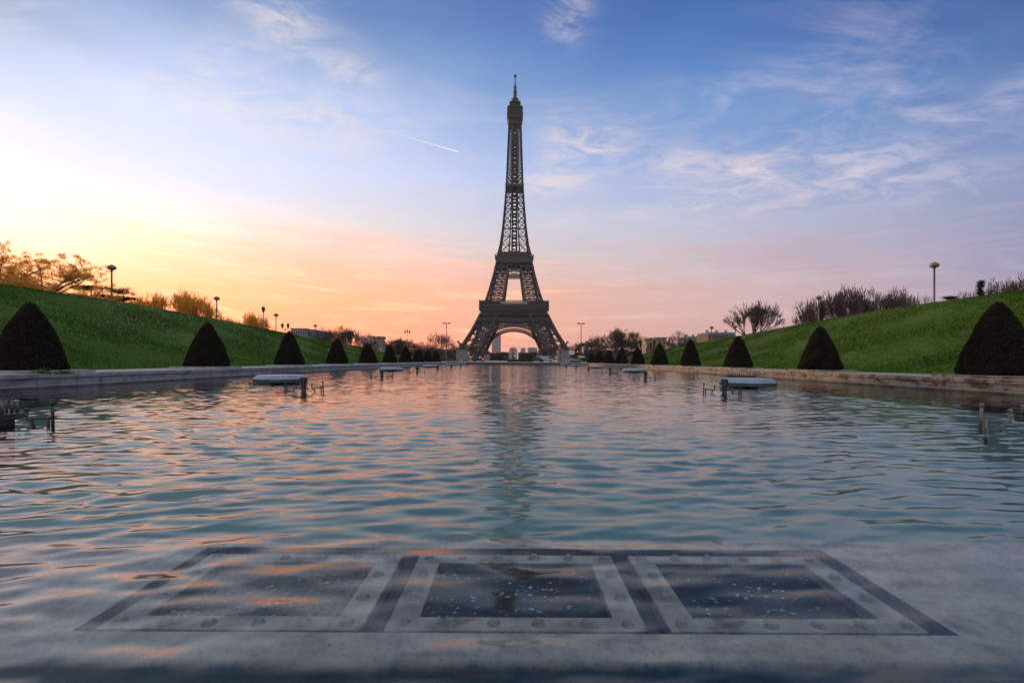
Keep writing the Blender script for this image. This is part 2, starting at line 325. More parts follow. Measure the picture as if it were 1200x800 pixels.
def panel_mat(name, base1, base2, dens, hole):
    m, t, out = material(name); tc = t.new('ShaderNodeTexCoord'); v = tc.outputs['Object']
    n = t.noise(v, 4., 6., .65, .8)
    col = t.mix(t.maprange(n, .35, .7), base1, base2)
    vo = t.new('ShaderNodeTexVoronoi'); vo.feature = 'F1'; vo.inputs['Scale'].default_value = dens; vo.inputs['Randomness'].default_value = 1.
    wv = t.vm('ADD', v, t.vm('MULTIPLY', t.noise(v, 30., 3., .6, out='Color'), (.06, .06, 0)))
    mp = t.new('ShaderNodeMapping'); mp.inputs['Scale'].default_value = (.75, 1.5, .0); t.put(mp.inputs['Vector'], wv); t.put(vo.inputs['Vector'], mp.outputs[0])
    rr, rg, rb = t.sep(vo.outputs['Color'])
    clump = t.maprange(t.noise(v, 3.2, 3., .6), .3, .5)
    spot = t.m('LESS_THAN', vo.outputs['Distance'], t.m('MULTIPLY', t.maprange(rr, .1, 1, .03, .34), clump))
    col = t.mix(spot, col, t.mix(rg, (.2, .29, .32), (.5, .56, .58)))
    if hole:
        vh = t.new('ShaderNodeTexVoronoi'); vh.inputs['Scale'].default_value = 24.; vh.inputs['Randomness'].default_value = .35
        t.put(vh.inputs['Vector'], mp.outputs[0]); col = t.mix(t.m('MULTIPLY', t.m('LESS_THAN', vh.outputs['Distance'], .26), .85), col, (.012, .014, .015))
    principled(t, out, col, .35, 0, .5, bump(t, t.m('ADD', n, spot), .5, .01)); return m
M['panel_dark'] = panel_mat('dark_lamp_glass', (.010, .014, .018), (.04, .045, .048), 34., False)
M['panel_holes'] = panel_mat('perforated_grey_cover', (.17, .17, .165), (.09, .092, .09), 30., True)

# ------------------------------------------------------------------ mesh helpers
class MB:
    def __init__(s): s.v = []; s.f = []; s.n = 0; s.mi = []; s.cur = 0
    def add(s, v, f):
        s.v.extend(map(tuple, v)); s.f.extend([tuple(i + s.n for i in q) for q in f]); s.mi.extend([s.cur] * len(f)); s.n += len(v); return s
    def box(s, x0, x1, y0, y1, z0, z1):
        v = [(x, y, z) for z in (z0, z1) for x, y in ((x0, y0), (x1, y0), (x1, y1), (x0, y1))]
        return s.add(v, [(3, 2, 1, 0), (4, 5, 6, 7), (0, 1, 5, 4), (1, 2, 6, 5), (2, 3, 7, 6), (3, 0, 4, 7)])
    def beam(s, a, b, wd, wd2=None):
        a = Vector(a); b = Vector(b); d = b - a
        if d.length < 1e-6: return s
        d.normalize(); up = Vector((0, 0, 1)) if abs(d.z) < .9 else Vector((0, 1, 0))
        p = d.cross(up).normalized() * wd / 2; q = d.cross(p).normalized() * (wd2 or wd) / 2
        v = [a - p - q, a + p - q, a + p + q, a - p + q, b - p - q, b + p - q, b + p + q, b - p + q]
        return s.add(v, [(3, 2, 1, 0), (4, 5, 6, 7), (0, 1, 5, 4), (1, 2, 6, 5), (2, 3, 7, 6), (3, 0, 4, 7)])
    def tube(s, pts, rad, n=8, cap=True):
        pts = [Vector(p) for p in pts]; k = len(pts)
        if not hasattr(rad, '__len__'): rad = [rad] * k
        v = []; ref = None
        for i, p in enumerate(pts):
            d = (pts[min(i + 1, k - 1)] - pts[max(i - 1, 0)]).normalized()
            if ref is None:
                ref = d.cross(Vector((0, 0, 1)) if abs(d.z) < .9 else Vector((1, 0, 0))).normalized()
            else:
                ref = (ref - d * ref.dot(d)).normalized()
            o = d.cross(ref)
            for j in range(n):
                a = 2 * math.pi * j / n; v.append(p + (ref * math.cos(a) + o * math.sin(a)) * rad[i])
        f = [(i * n + j, i * n + (j + 1) % n, (i + 1) * n + (j + 1) % n, (i + 1) * n + j) for i in range(k - 1) for j in range(n)]
        if cap: f += [tuple(range(n - 1, -1, -1)), tuple(range((k - 1) * n, k * n))]
        return s.add(v, f)
    def lathe(s, prof, c=(0, 0, 0), n=24):
        v = []; f = []
        for r, z in prof:
            for j in range(n):
                a = 2 * math.pi * j / n; v.append((c[0] + r * math.cos(a), c[1] + r * math.sin(a), c[2] + z))
        k = len(prof)
        f = [(i * n + j, i * n + (j + 1) % n, (i + 1) * n + (j + 1) % n, (i + 1) * n + j) for i in range(k - 1) for j in range(n)]
        f += [tuple(range(n - 1, -1, -1)), tuple(range((k - 1) * n, k * n))]
        return s.add(v, f)
    def prism(s, poly, axis, a, b):   # poly in the plane normal to axis
        def mk(p, h): return (h, p[0], p[1]) if axis == 'x' else ((p[0], h, p[1]) if axis == 'y' else (p[0], p[1], h))
        n = len(poly)
        return s.add([mk(p, a) for p in poly] + [mk(p, b) for p in poly], [tuple(range(n - 1, -1, -1)), tuple(range(n, 2 * n))] + [(i, (i + 1) % n, (i + 1) % n + n, i + n) for i in range(n)])
    def build(s, name, mats, parent=None, smooth=False, bevel=0.):
        me = bpy.data.meshes.new(name); me.from_pydata(s.v, [], s.f)
        mats = mats if isinstance(mats, (list, tuple)) else [mats]
        for mm in mats: me.materials.append(mm)
        if len(mats) > 1: me.polygons.foreach_set('material_index', s.mi)
        bm = bmesh.new(); bm.from_mesh(me); bmesh.ops.recalc_face_normals(bm, faces=bm.faces)
        if bevel: bmesh.ops.bevel(bm, geom=bm.edges[:], offset=bevel, segments=2, affect='EDGES', profile=.6)
        bm.to_mesh(me); bm.free()
        if smooth:
            me.polygons.foreach_set('use_smooth', [True] * len(me.polygons))
        return link(name, me, parent)
def link(name, me, parent=None):
    o = bpy.data.objects.new(name, me); COL.objects.link(o)
    if parent is not None: o.parent = parent
    return o
def npmesh(name, v, f, mat, parent=None, smooth=False):
    me = bpy.data.meshes.new(name); v = np.asarray(v, np.float32); f = np.asarray(f, np.int32); k = f.shape[1]
    me.vertices.add(len(v)); me.vertices.foreach_set('co', v.ravel())
    me.loops.add(f.size); me.loops.foreach_set('vertex_index', f.ravel())
    me.polygons.add(len(f)); me.polygons.foreach_set('loop_start', np.arange(0, f.size, k, dtype=np.int32))
    me.update(calc_edges=True); me.materials.append(mat)
    if smooth: me.polygons.foreach_set('use_smooth', [True] * len(f))
    return link(name, me, parent)
def tag(o, label=None, cat=None, group=None, kind=None):
    if label: o['label'] = label
    if cat: o['category'] = cat
    if group: o['group'] = group
    if kind: o['kind'] = kind
    return o
def thing(name, label, cat, loc=(0, 0, 0), rz=0., group=None):
    o = bpy.data.objects.new(name, None); COL.objects.link(o); o.location = loc; o.rotation_euler = (0, 0, rz); o.empty_display_size = .2
    return tag(o, label, cat, group)
def dup(root, loc, rz=0., scale=None, label=None, group=None, cat=None):
    r = root.copy(); COL.objects.link(r); r.location = loc; r.rotation_euler = (0, 0, rz)
    if scale: r.scale = scale
    tag(r, label, cat, group)
    for ch in list(root.children):
        c = ch.copy(); COL.objects.link(c); c.parent = r
        for g in ch.children:
            d = g.copy(); COL.objects.link(d); d.parent = c
    return r
def leaf_quads(cen, size, flat=None, asp=1.):
    n = len(cen); a = RNG.normal(size=(n, 3)); a /= np.linalg.norm(a, axis=1)[:, None]
    b = RNG.normal(size=(n, 3))
    if flat is not None: b = b * (1 - flat[:, None] * 0) ; 
    b -= a * (a * b).sum(1)[:, None]; b /= np.linalg.norm(b, axis=1)[:, None]
    s = (size * RNG.uniform(.6, 1.4, n))[:, None]
    a = a * s * asp; b = b * s
    v = np.stack([cen - a, cen - b * .5, cen + a, cen + b * .5], 1).reshape(-1, 3)
    return v, np.arange(n * 4).reshape(n, 4)

# ------------------------------------------------------------------ setting
XR, XP, XL, XC = 18.4, 20.0, 22.0, 35.0        # basin wall, yew line, foot of bank, crest of bank
YN, YF = -1.6, 128.0
ZW, ZG = .58, .80
HT = [(-40, 5.0), (31, 5.0), (40, 5.0), (53, 4.65), (62, 4.3), (75, 3.75), (90, 3.35), (102, 2.85), (118, 2.1), (130, 1.3), (142, .5), (152, -.35), (170, -.4)]
def crest(y): return EYE + float(np.interp(y, [a for a, _ in HT], [b for _, b in HT]))
def bankz(X, y):
    X = abs(X); h = crest(y)
    if X <= XL: return ZW
    t = (X - XL) / (XC - XL)
    if t < 1: s = t - .06 * math.sin(t * math.pi) * 0 ; s = s if t < .88 else .88 + (t - .88) * (1 - (t - .88) / .24 * .5) ; s = min(s, .94 + .0 * t) if t > .999 else s; return ZW + (h - ZW) * s / .97
    return h - min(2.6, max(0., h - .6)) * (1 - math.cos(math.pi * min(1., (X - XC) / 14))) / 2

ob = MB().box(-XR, XR, YN, YF, -.9, -.7).build('pool_floor', M['pool_floor']); tag(ob, kind='structure')
# water surface: a sheet of real ripples (many small wave trains), coarser with distance
def water_sheet():
    rg = np.random.default_rng(23); ys = [YN]
    while ys[-1] < YF: ys.append(ys[-1] + max(.024, .0062 * ys[-1]))
    ys[-1] = YF; ys = np.array(ys); xs = np.linspace(-XR, XR, 640)
    dyr = np.gradient(ys)[:, None]; X, Y = np.meshgrid(xs, ys)
    Xw = X + .16 * np.sin(Y * 1.1 + 1.3 * np.sin(X * .5)) ; Yw = Y + .10 * np.sin(X * 1.3 + .7 * np.sin(Y * .9)) + .22 * np.sin(X * .37 + 1.)
    gust = 1 + .3 * np.sin(X * .31 + Y * .23 + 1) * np.sin(Y * .17 - X * .11) + .22 * np.sin(X * .9 - Y * .6) * np.sin(Y * .8 + X * .3)
    Z = np.zeros_like(X); n = 110; lam = np.exp(rg.uniform(np.log(.07), np.log(.62), n))
    for L in lam:
        th = R(rg.normal(-8, 19)); k = 2 * np.pi / L; a = WSLOPE * math.sqrt(2 / n) * (1.15 if .14 < L < .45 else .85) / k
        wt = np.clip((L / dyr - 2.2) / 3., 0, 1)
        Z += wt * a * np.sin(k * (Xw * math.sin(th) + Yw * math.cos(th)) + rg.uniform(0, 6.28))
    side = np.clip((X - .8) / 1.8, 0, 1); side = side * side * (3 - 2 * side); led = np.clip((Y - 2.3) / 1.6, 0, 1); led = led * led * (3 - 2 * led)
    calm = (WCALM_L + (WCALM_R - WCALM_L) * side); calm = calm + (1 - calm) * led
    Z *= gust * calm
    idx = np.arange(X.size).reshape(X.shape)
    f = np.stack([idx[:-1, :-1], idx[:-1, 1:], idx[1:, 1:], idx[1:, :-1]], -1).reshape(-1, 4)
    return np.stack([X, Y, Z], -1).reshape(-1, 3), f
WSLOPE, WCALM_L, WCALM_R = .112, .85, .3
wv_, wf_ = water_sheet()
tag(npmesh('water', wv_, wf_, M['water'], None, True), kind='structure')
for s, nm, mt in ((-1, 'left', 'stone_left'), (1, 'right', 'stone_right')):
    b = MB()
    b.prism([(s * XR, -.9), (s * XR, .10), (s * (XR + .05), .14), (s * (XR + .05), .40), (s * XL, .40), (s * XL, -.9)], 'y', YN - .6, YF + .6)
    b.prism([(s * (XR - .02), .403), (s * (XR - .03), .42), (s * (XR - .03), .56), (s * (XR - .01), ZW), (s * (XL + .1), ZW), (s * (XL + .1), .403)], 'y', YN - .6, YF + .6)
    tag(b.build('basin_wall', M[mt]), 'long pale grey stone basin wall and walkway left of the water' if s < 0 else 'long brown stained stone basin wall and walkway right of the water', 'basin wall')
b = MB().box(-XR + .003, XR - .003, YF, YF + .55, -.9, ZW - .003)
tag(b.build('basin_wall', M['stone_left']), 'low stone wall closing the far end of the basin before the road', 'basin wall')
b = MB().box(-XR + .003, XR - .003, YN - .6, YN, -.9, .3)
tag(b.build('basin_wall', M['stone_left']), 'low stone wall closing the near end of the basin behind the ledge', 'basin wall')

# banks (one sheet each side: slope, crest and the plateau behind)
for s, nm in ((-1, 'left'), (1, 'right')):
    ys = np.concatenate([np.arange(-40, 20, 4), np.arange(20, 80, .6), np.arange(80, 172, 2.)])
    xs = np.concatenate([np.arange(XL - .0, XC + 3, .45), np.array([39.5, 41, 43, 45, 47, 49.5, 55, 70, 90, 120, 170, 240, 330])])
    g = np.array([[(s * x, y, bankz(x, y)) for x in xs] for y in ys])
    nz = RNG.normal(size=g.shape[:2]) * .022
    ph = np.sin(g[..., 0] * .9 + g[..., 1] * .35) * .03 + np.sin(g[..., 1] * .6 - g[..., 0] * .4) * .03
    g[..., 2] += (nz + ph) * np.clip((np.abs(g[..., 0]) - XL) / 2, 0, 1)
    ny, nx = g.shape[:2]; idx = np.arange(ny * nx).reshape(ny, nx)
    f = np.stack([idx[:-1, :-1], idx[:-1, 1:], idx[1:, 1:], idx[1:, :-1]], -1).reshape(-1, 4)
    if s < 0: f = f[:, ::-1]
    tag(npmesh('grass_slope', g.reshape(-1, 3), f, M['lawn'], None, True), kind='structure')
    # blades
    n = 110000
    yy = 12 + 95 * RNG.random(n) ** 1.7; xx = XL + .1 + (XC + 2 - XL) * RNG.random(n)
    zz = np.array([bankz(a, c) for a, c in zip(xx, yy)])
    base = np.stack([s * xx, yy, zz - .02], 1); h = RNG.uniform(.05, .13, n); wd = RNG.uniform(.012, .03, n) * (1 + yy / 60)
    ang = RNG.random(n) * 6.28; lean = RNG.normal(size=(n, 2)) * .05
    p = np.stack([np.cos(ang) * wd, np.sin(ang) * wd, np.zeros(n)], 1)
    top = base + np.stack([lean[:, 0], lean[:, 1], h], 1)
    v = np.stack([base - p, base + p, top], 1).reshape(-1, 3)
    tag(npmesh('grass', v, np.arange(n * 3).reshape(n, 3), M['grass_blade']), kind='stuff')
    # daisies in drifts
    k = 70 if s < 0 else 46; cx = XL + 2 + (XC - XL - 2) * RNG.random(k) ** .7; cy = 16 + 50 * RNG.random(k) ** 1.3
    per = 34; X = np.repeat(cx, per) + RNG.normal(size=k * per) * .8; Y = np.repeat(cy, per) + RNG.normal(size=k * per) * 1.5
    ok = (X > XL + .3) & (X < XC + .5); X, Y = X[ok], Y[ok]; Z = np.array([bankz(a, c) for a, c in zip(X, Y)]) + .12
    cen = np.stack([s * X, Y, Z], 1); r = RNG.uniform(.015, .036, len(X))[:, None]
    e1 = np.array([0, .8, .6]) * r; e2 = np.array([1, 0, 0]) * r
    nrm_t = np.array([s * -.35, -.3, .9]); e1 = np.cross(nrm_t, [1, 0, 0])[None] * r
    v = np.stack([cen - e1, cen + e2, cen + e1, cen - e2], 1).reshape(-1, 3)
    tag(npmesh('daisies', v, np.arange(len(v)).reshape(-1, 4), M['daisy']), kind='stuff')

# ground: one sheet to the horizon, dropping to the tower's level beyond the bridge
ys = [YF + .55, 170, 300, 335, 440, 700, 1500, 3000, 4600]; zs = [ZG - .25, ZG - .25, ZG - .25, ZG - .25, -3, -3, -3, -3, -3]
b = MB()
xs = [-4500, -1500, -330, -XL, XL, 330, 1500, 4500]
v = [(x, y, z) for y, z in zip(ys, zs) for x in xs]; nx = len(xs)
b.add(v, [(i * nx + j, i * nx + j + 1, (i + 1) * nx + j + 1, (i + 1) * nx + j) for i in range(len(ys) - 1) for j in range(nx - 1)])
# side and rear parts of the sheet around the garden
b.add([(-4500, -60, .3), (-330, -60, .3), (-330, YF + .55, .55), (-4500, YF + .55, .55)], [(0, 1, 2, 3)])
b.add([(330, -60, .3), (4500, -60, .3), (4500, YF + .55, .55), (330, YF + .55, .55)], [(0, 1, 2, 3)])
b.add([(-4500, -1500, .28), (4500, -1500, .28), (4500, YN - .6, .28), (-4500, YN - .6, .28)], [(0, 1, 2, 3)])
tag(b.build('ground', M['earth']), kind='structure')
b = MB().box(-60, 60, 136, 150, .5, .62); tag(b.build('road', M['asphalt']), kind='structure')
b = MB().box(-60, 60, YF + .553, 135.8, .5, .75); b.box(-60, -18, 150.2, 156, .5, .75); b.box(18, 60, 150.2, 156, .5, .75); tag(b.build('pavement', M['paving']), kind='structure')
b = MB()
for k in range(-14, 15): b.box(k * 4 - 1.2, k * 4 + 1.2, 142.9, 143.05, .6, .624)
tag(b.build('road_markings', M['white_paint']), kind='structure')
b = MB().box(-17, 17, 150.2, 320, .4, .70); b.box(-17.6, -17, 150.2, 320, .4, 1.5); b.box(17, 17.6, 150.2, 320, .4, 1.5)
tag(b.build('stone_bridge', M['paving']), 'flat stone bridge with low parapets leading to the tower', 'bridge')

# submerged ledge with its recess
RX0, RX1, RY0, RY1 = -2.02, 2.05, 2.085, 3.02
zt = -.05; LY = 3.2; LN = 1.95
b = MB()
b.prism([(RY0, zt), (LN, zt), (LN - .04, zt - .008), (LN - .075, zt - .03), (LN - .11, zt - .09), (LN - .2, -.45), (LN - .22, -.7), (RY0, -.7)], 'x', -XR + .01, XR - .01)
b.prism([(LY, zt - .02), (LY - .03, zt), (RY1, zt), (RY1, -.7), (LY + .02, -.7)], 'x', -XR + .01, XR - .01)
b.box(-XR + .01, RX0, RY0, RY1, -.7, zt); b.box(RX1, XR - .01, RY0, RY1, -.7, zt)
tag(b.build('pool_ledge', M['ledge']), kind='structure')
tag(MB().box(RX0, RX1, RY0, RY1, -.7, -.125).build('recess_floor', M['recess']), kind='structure')

# ------------------------------------------------------------------ hatches in the ledge
def wob_bar(b, x0, x1, y0, y1, z0, z1):
    b.box(x0, x1, y0, y1, z0, z1)
def hatch(x0, x1, label, pm, seed):
    rr = random.Random(seed)
    y0, y1 = 2.10, 2.92; bw = .145; by = .115; z0, z1 = -.12, -.048
    cx = (x0 + x1) / 2; r = thing('underwater_hatch', label, 'hatch', (cx, y0, -.12), 0, 'hatches sunk in the ledge')
    hx = (x1 - x0) / 2; h = z1 - z0; L = y1 - y0
    b = MB(); b.box(-hx, hx, 0, by, 0, h); b.box(-hx, hx, L - by, L, 0, h); b.box(-hx, -hx + bw, by, L - by, 0, h - .001); b.box(hx - bw, hx, by, L - by, 0, h - .001)
    b.build('frame', M['frame'], r, bevel=.008)
    MB().box(-hx + bw, hx - bw, by, L - by, 0, h - .058).build('cover_panel', pm, r)
    pts = [(-hx + bw * .5 + (2 * hx - bw) * i / 5, by * .5) for i in range(6)] + [(-hx + bw * .5 + (2 * hx - bw) * i / 5, L - by * .5) for i in range(6)]
    for sx in (-1, 1): pts += [(sx * (hx - bw * .5), by + (L - 2 * by) * q) for q in (.3, .72)]
    for (x, y) in pts:
        x += rr.uniform(-.012, .012); y += rr.uniform(-.008, .008); R0 = rr.uniform(.021, .028); hh = rr.uniform(.016, .024)
        q = MB().lathe([(R0 * 1.35, 0), (R0 * 1.3, .003), (R0 * 1.02, .004), (R0 * .95, hh * .7), (R0 * .7, hh), (R0 * .2, hh * 1.05)], (0, 0, 0), 12)
        o = q.build('bolt', M['bolt'], r, True); o.location = (x, y, h)
    return r
hatch(-1.93, -.70, 'left submerged hatch with grey perforated cover in a bolted frame', M['panel_holes'], 1)
hatch(-.595, .63, 'middle submerged hatch with dark glass in a bolted frame', M['panel_dark'], 2)
hatch(.735, 1.935, 'right submerged hatch with dark glass beside the clear stone ledge', M['panel_dark'], 3)
# small lifting pin in the ledge
x, y = on_plane(840, 636, zt); q = MB().tube([(x - .02, y + .03, zt), (x + .02, y - .03, zt + .012)], .012, 6)
tag(q.build('drain_pin', M['bolt']), 'small dark metal pin on the ledge behind the right hatch', 'pin')

# ------------------------------------------------------------------ Eiffel-type iron tower
TY, TB = 510.0, -3.0
tower = thing('iron_lattice_tower', 'tall dark iron lattice tower with arched base beyond the water', 'tower', (0, TY, TB))
OH = [(0, 62.5), (20, 51.5), (35, 43.0), (50, 36.0), (57.6, 33.0), (80, 26.2), (100, 21.2), (115.7, 18.6), (130, 15.2), (150, 12.7), (175, 10.6), (196, 9.2), (230, 7.9), (255, 7.0), (276, 6.2)]
IH = [(0, 41.0), (20, 31.5), (35, 24.0), (50, 16.8), (57.6, 14.0), (80, 10.0), (100, 7.5), (115.7, 6.0)]
def OW(h): return float(np.interp(h, [a for a, _ in OH], [c for _, c in OH]))
def IW(h): return float(np.interp(h, [a for a, _ in IH], [c for _, c in IH]))
def panel_x(b, p0, p1, q0, q1, wd, horiz=True):
    b.beam(p0, q1, wd); b.beam(q0, p1, wd)
    if horiz: b.beam(p1, q1, wd * 1.1)
def lerp(a, c, t): return tuple(a[i] + (c[i] - a[i]) * t for i in range(3))
def leg(b, sx, sy, h0, h1, n, wc, wb, inner=True):
    hs = [h0 + (h1 - h0) * (i / n) for i in range(n + 1)]
    def cor(h): return [(sx * OW(h), sy * OW(h), h), (sx * OW(h), sy * IW(h), h), (sx * IW(h), sy * IW(h), h), (sx * IW(h), sy * OW(h), h)]
    for a, c in zip(hs, hs[1:]):
        A, B = cor(a), cor(c)
        for i in range(4):
            b.beam(A[i], B[i], wc)
            j = (i + 1) % 4
            panel_x(b, A[i], B[i], A[j], B[j], wb)
            m0a, m0b = lerp(A[i], A[j], .5), lerp(B[i], B[j], .5); b.beam(m0a, m0b, wb * .7)
for sx, sy in ((-1, -1), (1, -1), (-1, 1), (1, 1)):
    b = MB(); leg(b, sx, sy, 4, 53, 7, 1.9, .72); b.build('lower_leg', M['iron'], tower)
    b = MB(); leg(b, sx, sy, 62, 106, 7, 1.5, .62); b.build('upper_leg', M['iron'], tower)
    for px_, py_ in ((OW(2), OW(2)), (OW(2), IW(2)), (IW(2), OW(2)), (IW(2), IW(2))):
        MB().prism([(sx * px_ - 5, -2), (sx * px_ + 5, -2), (sx * px_ + 3, 4), (sx * px_ - 3, 4)], 'y', sy * py_ - 4, sy * py_ + 4).build('masonry_base', M['pedestal'], tower)
def on_face(face, u, h, off=0.):
    d = OW(h) + off
    return [(u, -d, h), (u, d, h), (-d, u, h), (d, u, h)][face]
# arches
for fc in range(4):
    b = MB(); N = 40; prev = None
    for i in range(N + 1):
        a = R(12) + (math.pi - R(24)) * i / N; ca, sa = math.cos(a), math.sin(a)
        r1, r2, r3 = 40.3, 42.6, 45.2
        P1 = on_face(fc, r1 * ca, r1 * sa - 1, .4); P2 = on_face(fc, r2 * ca, r2 * sa - .6, .4); P3 = on_face(fc, r3 * ca, min(r3 * sa + .3, 46), .4)
        if prev:
            b.beam(prev[0], P1, 1.5); b.beam(prev[1], P2, .9); b.beam(prev[2], P3, .9)
            b.beam(prev[0], P2, .5); b.beam(prev[1], P1, .5); b.beam(prev[1], P3, .45)
        b.beam(P1, P2, .6); b.beam(P2, P3, .5); prev = (P1, P2, P3)
    # spandrel bars from the arch up to the truss
    for i in range(25):
        u = -36 + 3 * i; hh = math.sqrt(max(0, 45.2 ** 2 - u * u))
        if hh < 45.5: b.beam(on_face(fc, u, hh, .3), on_face(fc, u, 46, .3), .5)
    b.build('arch', M['iron'], tower)
# trussed belt under the first platform
b = MB()
for fc in range(4):
    for (ha, hb, n) in ((46, 50, 30), (50, 54.5, 26)):
        wa, wb_ = OW(ha), OW(hb)
        b.beam(on_face(fc, -wa, ha), on_face(fc, wa, ha), 1.1); b.beam(on_face(fc, -wb_, hb), on_face(fc, wb_, hb), 1.1)
        for i in range(n):
            u0, u1 = -1 + 2 * i / n, -1 + 2 * (i + 1) / n
            panel_x(b, on_face(fc, u0 * wa, ha), on_face(fc, u0 * wb_, hb), on_face(fc, u1 * wa, ha), on_face(fc, u1 * wb_, hb), .5, False)
            b.beam(on_face(fc, u0 * wa, ha), on_face(fc, u0 * wb_, hb), .45)
b.box(-34, 34, -34, 34, 54.6, 55.4)
b.build('truss_belt', M['iron'], tower)
b = MB()
for k in range(-4, 5):
    b.box(-31.5, 31.5, k * 7 - .5, k * 7 + .5, 47.5, 54.5)
b.build('floor_girders', M['iron_dark'], tower)
# first platform: frieze, deck, gallery, glass pavilions
pf = MB(); W1 = 36.6
def ring(b, hw, th, z0, z1):
    b.box(-hw, hw, -hw, -hw + th, z0, z1); b.box(-hw, hw, hw - th, hw, z0, z1); b.box(-hw, -hw + th, -hw + th, hw - th, z0, z1); b.box(hw - th, hw, -hw + th, hw - th, z0, z1)
ring(pf, W1 - .8, 1.5, 55.6, 60.2); ring(pf, W1, 1., 60.3, 61.3); ring(pf, W1 + .3, .7, 65.8, 66.5); ring(pf, W1 - .3, .3, 61.4, 62.8)
pf.box(-W1 + 2, W1 - 2, -W1 + 2, -15, 60.3, 61.0); pf.box(-W1 + 2, W1 - 2, 15, W1 - 2, 60.3, 61.0); pf.box(-W1 + 2, -15, -15, 15, 60.3, 61.0); pf.box(15, W1 - 2, -15, 15, 60.3, 61.0)
for i in range(43):
    u = -W1 + .5 + (2 * W1 - 1) * i / 42
    for p in ((u, -W1 + .4), (u, W1 - .4), (-W1 + .4, u), (W1 - .4, u)):
        pf.box(p[0] - .22, p[0] + .22, p[1] - .22, p[1] + .22, 61.3, 65.9)
        q = .45 if i % 2 else .25
    for (xa, ya) in ((u, -W1 + .55), (u, W1 - .55)): pf.box(xa - .35, xa + .35, ya - .4, ya + .4, 55.7, 60.0)
pf.build('first_platform', M['iron'], tower)
rd = MB(); rd.box(-35.4, -14.5, -35.6, -24, 61.1, 65.7); rd.box(14.5, 35.4, -35.6, -24, 61.1, 65.7); rd.box(-30, 30, 22, 32, 61.1, 66.0); rd.box(-32, -22, -20, 20, 61.1, 66.2); rd.box(22, 32, -20, 20, 61.1, 66.2)
rd.build('pavilion_block', M['iron_dark'], tower)
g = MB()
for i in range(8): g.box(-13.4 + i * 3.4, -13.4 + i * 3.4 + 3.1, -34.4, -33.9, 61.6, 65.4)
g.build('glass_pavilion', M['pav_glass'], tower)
# second platform
p2 = MB(); W2 = 20.8
p2.prism([(-W2 + 1.6, 109.6), (W2 - 1.6, 109.6), (W2, 113.4), (W2, 116.4), (-W2, 116.4), (-W2, 113.4)], 'y', -W2, W2)
ring(p2, W2 + .4, .5, 116.5, 117.0); ring(p2, W2 + .2, .2, 118.2, 118.6)
for i in range(29):
    u = -W2 + 2 * W2 * i / 28
    for p in ((u, -W2), (u, W2), (-W2, u), (W2, u)): p2.box(p[0] - .15, p[0] + .15, p[1] - .15, p[1] + .15, 116.4, 118.4)
p2.box(-15, -6, -17, -9, 116.5, 121.5); p2.box(6, 15, -17, -9, 116.5, 121.5); p2.box(-5.5, 5.5, -16, -8, 116.5, 123); p2.box(-14, 14, 8, 16, 116.5, 121); p2.box(-12, 12, -7, 7, 116.5, 124)
p2.build('second_platform', M['iron'], tower)
b = MB()
for fc in range(4):
    for ha, hb, n in ((104.5, 109.6, 4), (99.5, 104.5, 10)):
        wa, wb_ = OW(ha), OW(hb)
        lim = 1. if ha > 104 else IW(ha) / OW(ha)
        b.beam(on_face(fc, -wa * lim, ha), on_face(fc, wa * lim, ha), .9); b.beam(on_face(fc, -wb_ * lim, hb), on_face(fc, wb_ * lim, hb), .9)
        for i in range(n):
            u0, u1 = (-1 + 2 * i / n) * lim, (-1 + 2 * (i + 1) / n) * lim
            panel_x(b, on_face(fc, u0 * wa, ha), on_face(fc, u0 * wb_, hb), on_face(fc, u1 * wa, ha), on_face(fc, u1 * wb_, hb), .7 if n == 4 else .45, False)
            b.beam(on_face(fc, u0 * wa, ha), on_face(fc, u0 * wb_, hb), .6)
b.build('truss_belt', M['iron'], tower)
# shaft
b = MB(); hs = [118]
while hs[-1] < 264: hs.append(hs[-1] + max(3.4, OW(hs[-1]) * .62))
hs[-1] = 266
for a, c in zip(hs, hs[1:]):
    for fc in range(4):
        wa, wb_ = OW(a), OW(c)
        k = .36 if a < 190 else .42
        cuts = [-1, -1 + (1 - k) , 1 - (1 - k), 1]
        # outer bays crossed, centre bay lighter
        for u0, u1, cross in ((-1, -k, True), (k, 1, True), (-k, k, a >= 190)):
            A0, B0, A1, B1 = on_face(fc, u0 * wa, a), on_face(fc, u0 * wb_, c), on_face(fc, u1 * wa, a), on_face(fc, u1 * wb_, c)
            if cross: panel_x(b, A0, B0, A1, B1, .55)
            else: b.beam(B0, B1, .5)
        for u in (-1, 1): b.beam(on_face(fc, u * wa, a), on_face(fc, u * wb_, c), 1.45)
        for u in (-k, k): b.beam(on_face(fc, u * wa, a), on_face(fc, u * wb_, c), .9)
        b.beam(on_face(fc, -wb_, c), on_face(fc, wb_, c), .6)
b.build('shaft', M['iron'], tower)
b = MB()
for x in (-2.6, 2.6):
    for y in (-2.6, 2.6): b.beam((x, y, 118), (x * .7, y * .7, 266), 1.7)
for h in np.arange(120, 265, 4.): b.box(-2.2, 2.2, -2.2, 2.2, h, h + .6)
for h in np.arange(122, 262, 8.): b.beam((-2.4, -2.4, h), (2.4, -2.4, h + 4), .9); b.beam((2.4, -2.4, h), (-2.4, -2.4, h + 4), .9)
b.build('lift_core', M['iron_dark'], tower)
b = MB(); w3 = OW(196) + .9; b.box(-w3, w3, -w3, w3, 195, 196.2); ring(b, w3 + .2, .3, 196.3, 198); b.box(-4, 4, -4, 4, 196.3, 200)
b.build('intermediate_platform', M['iron'], tower)
b = MB()
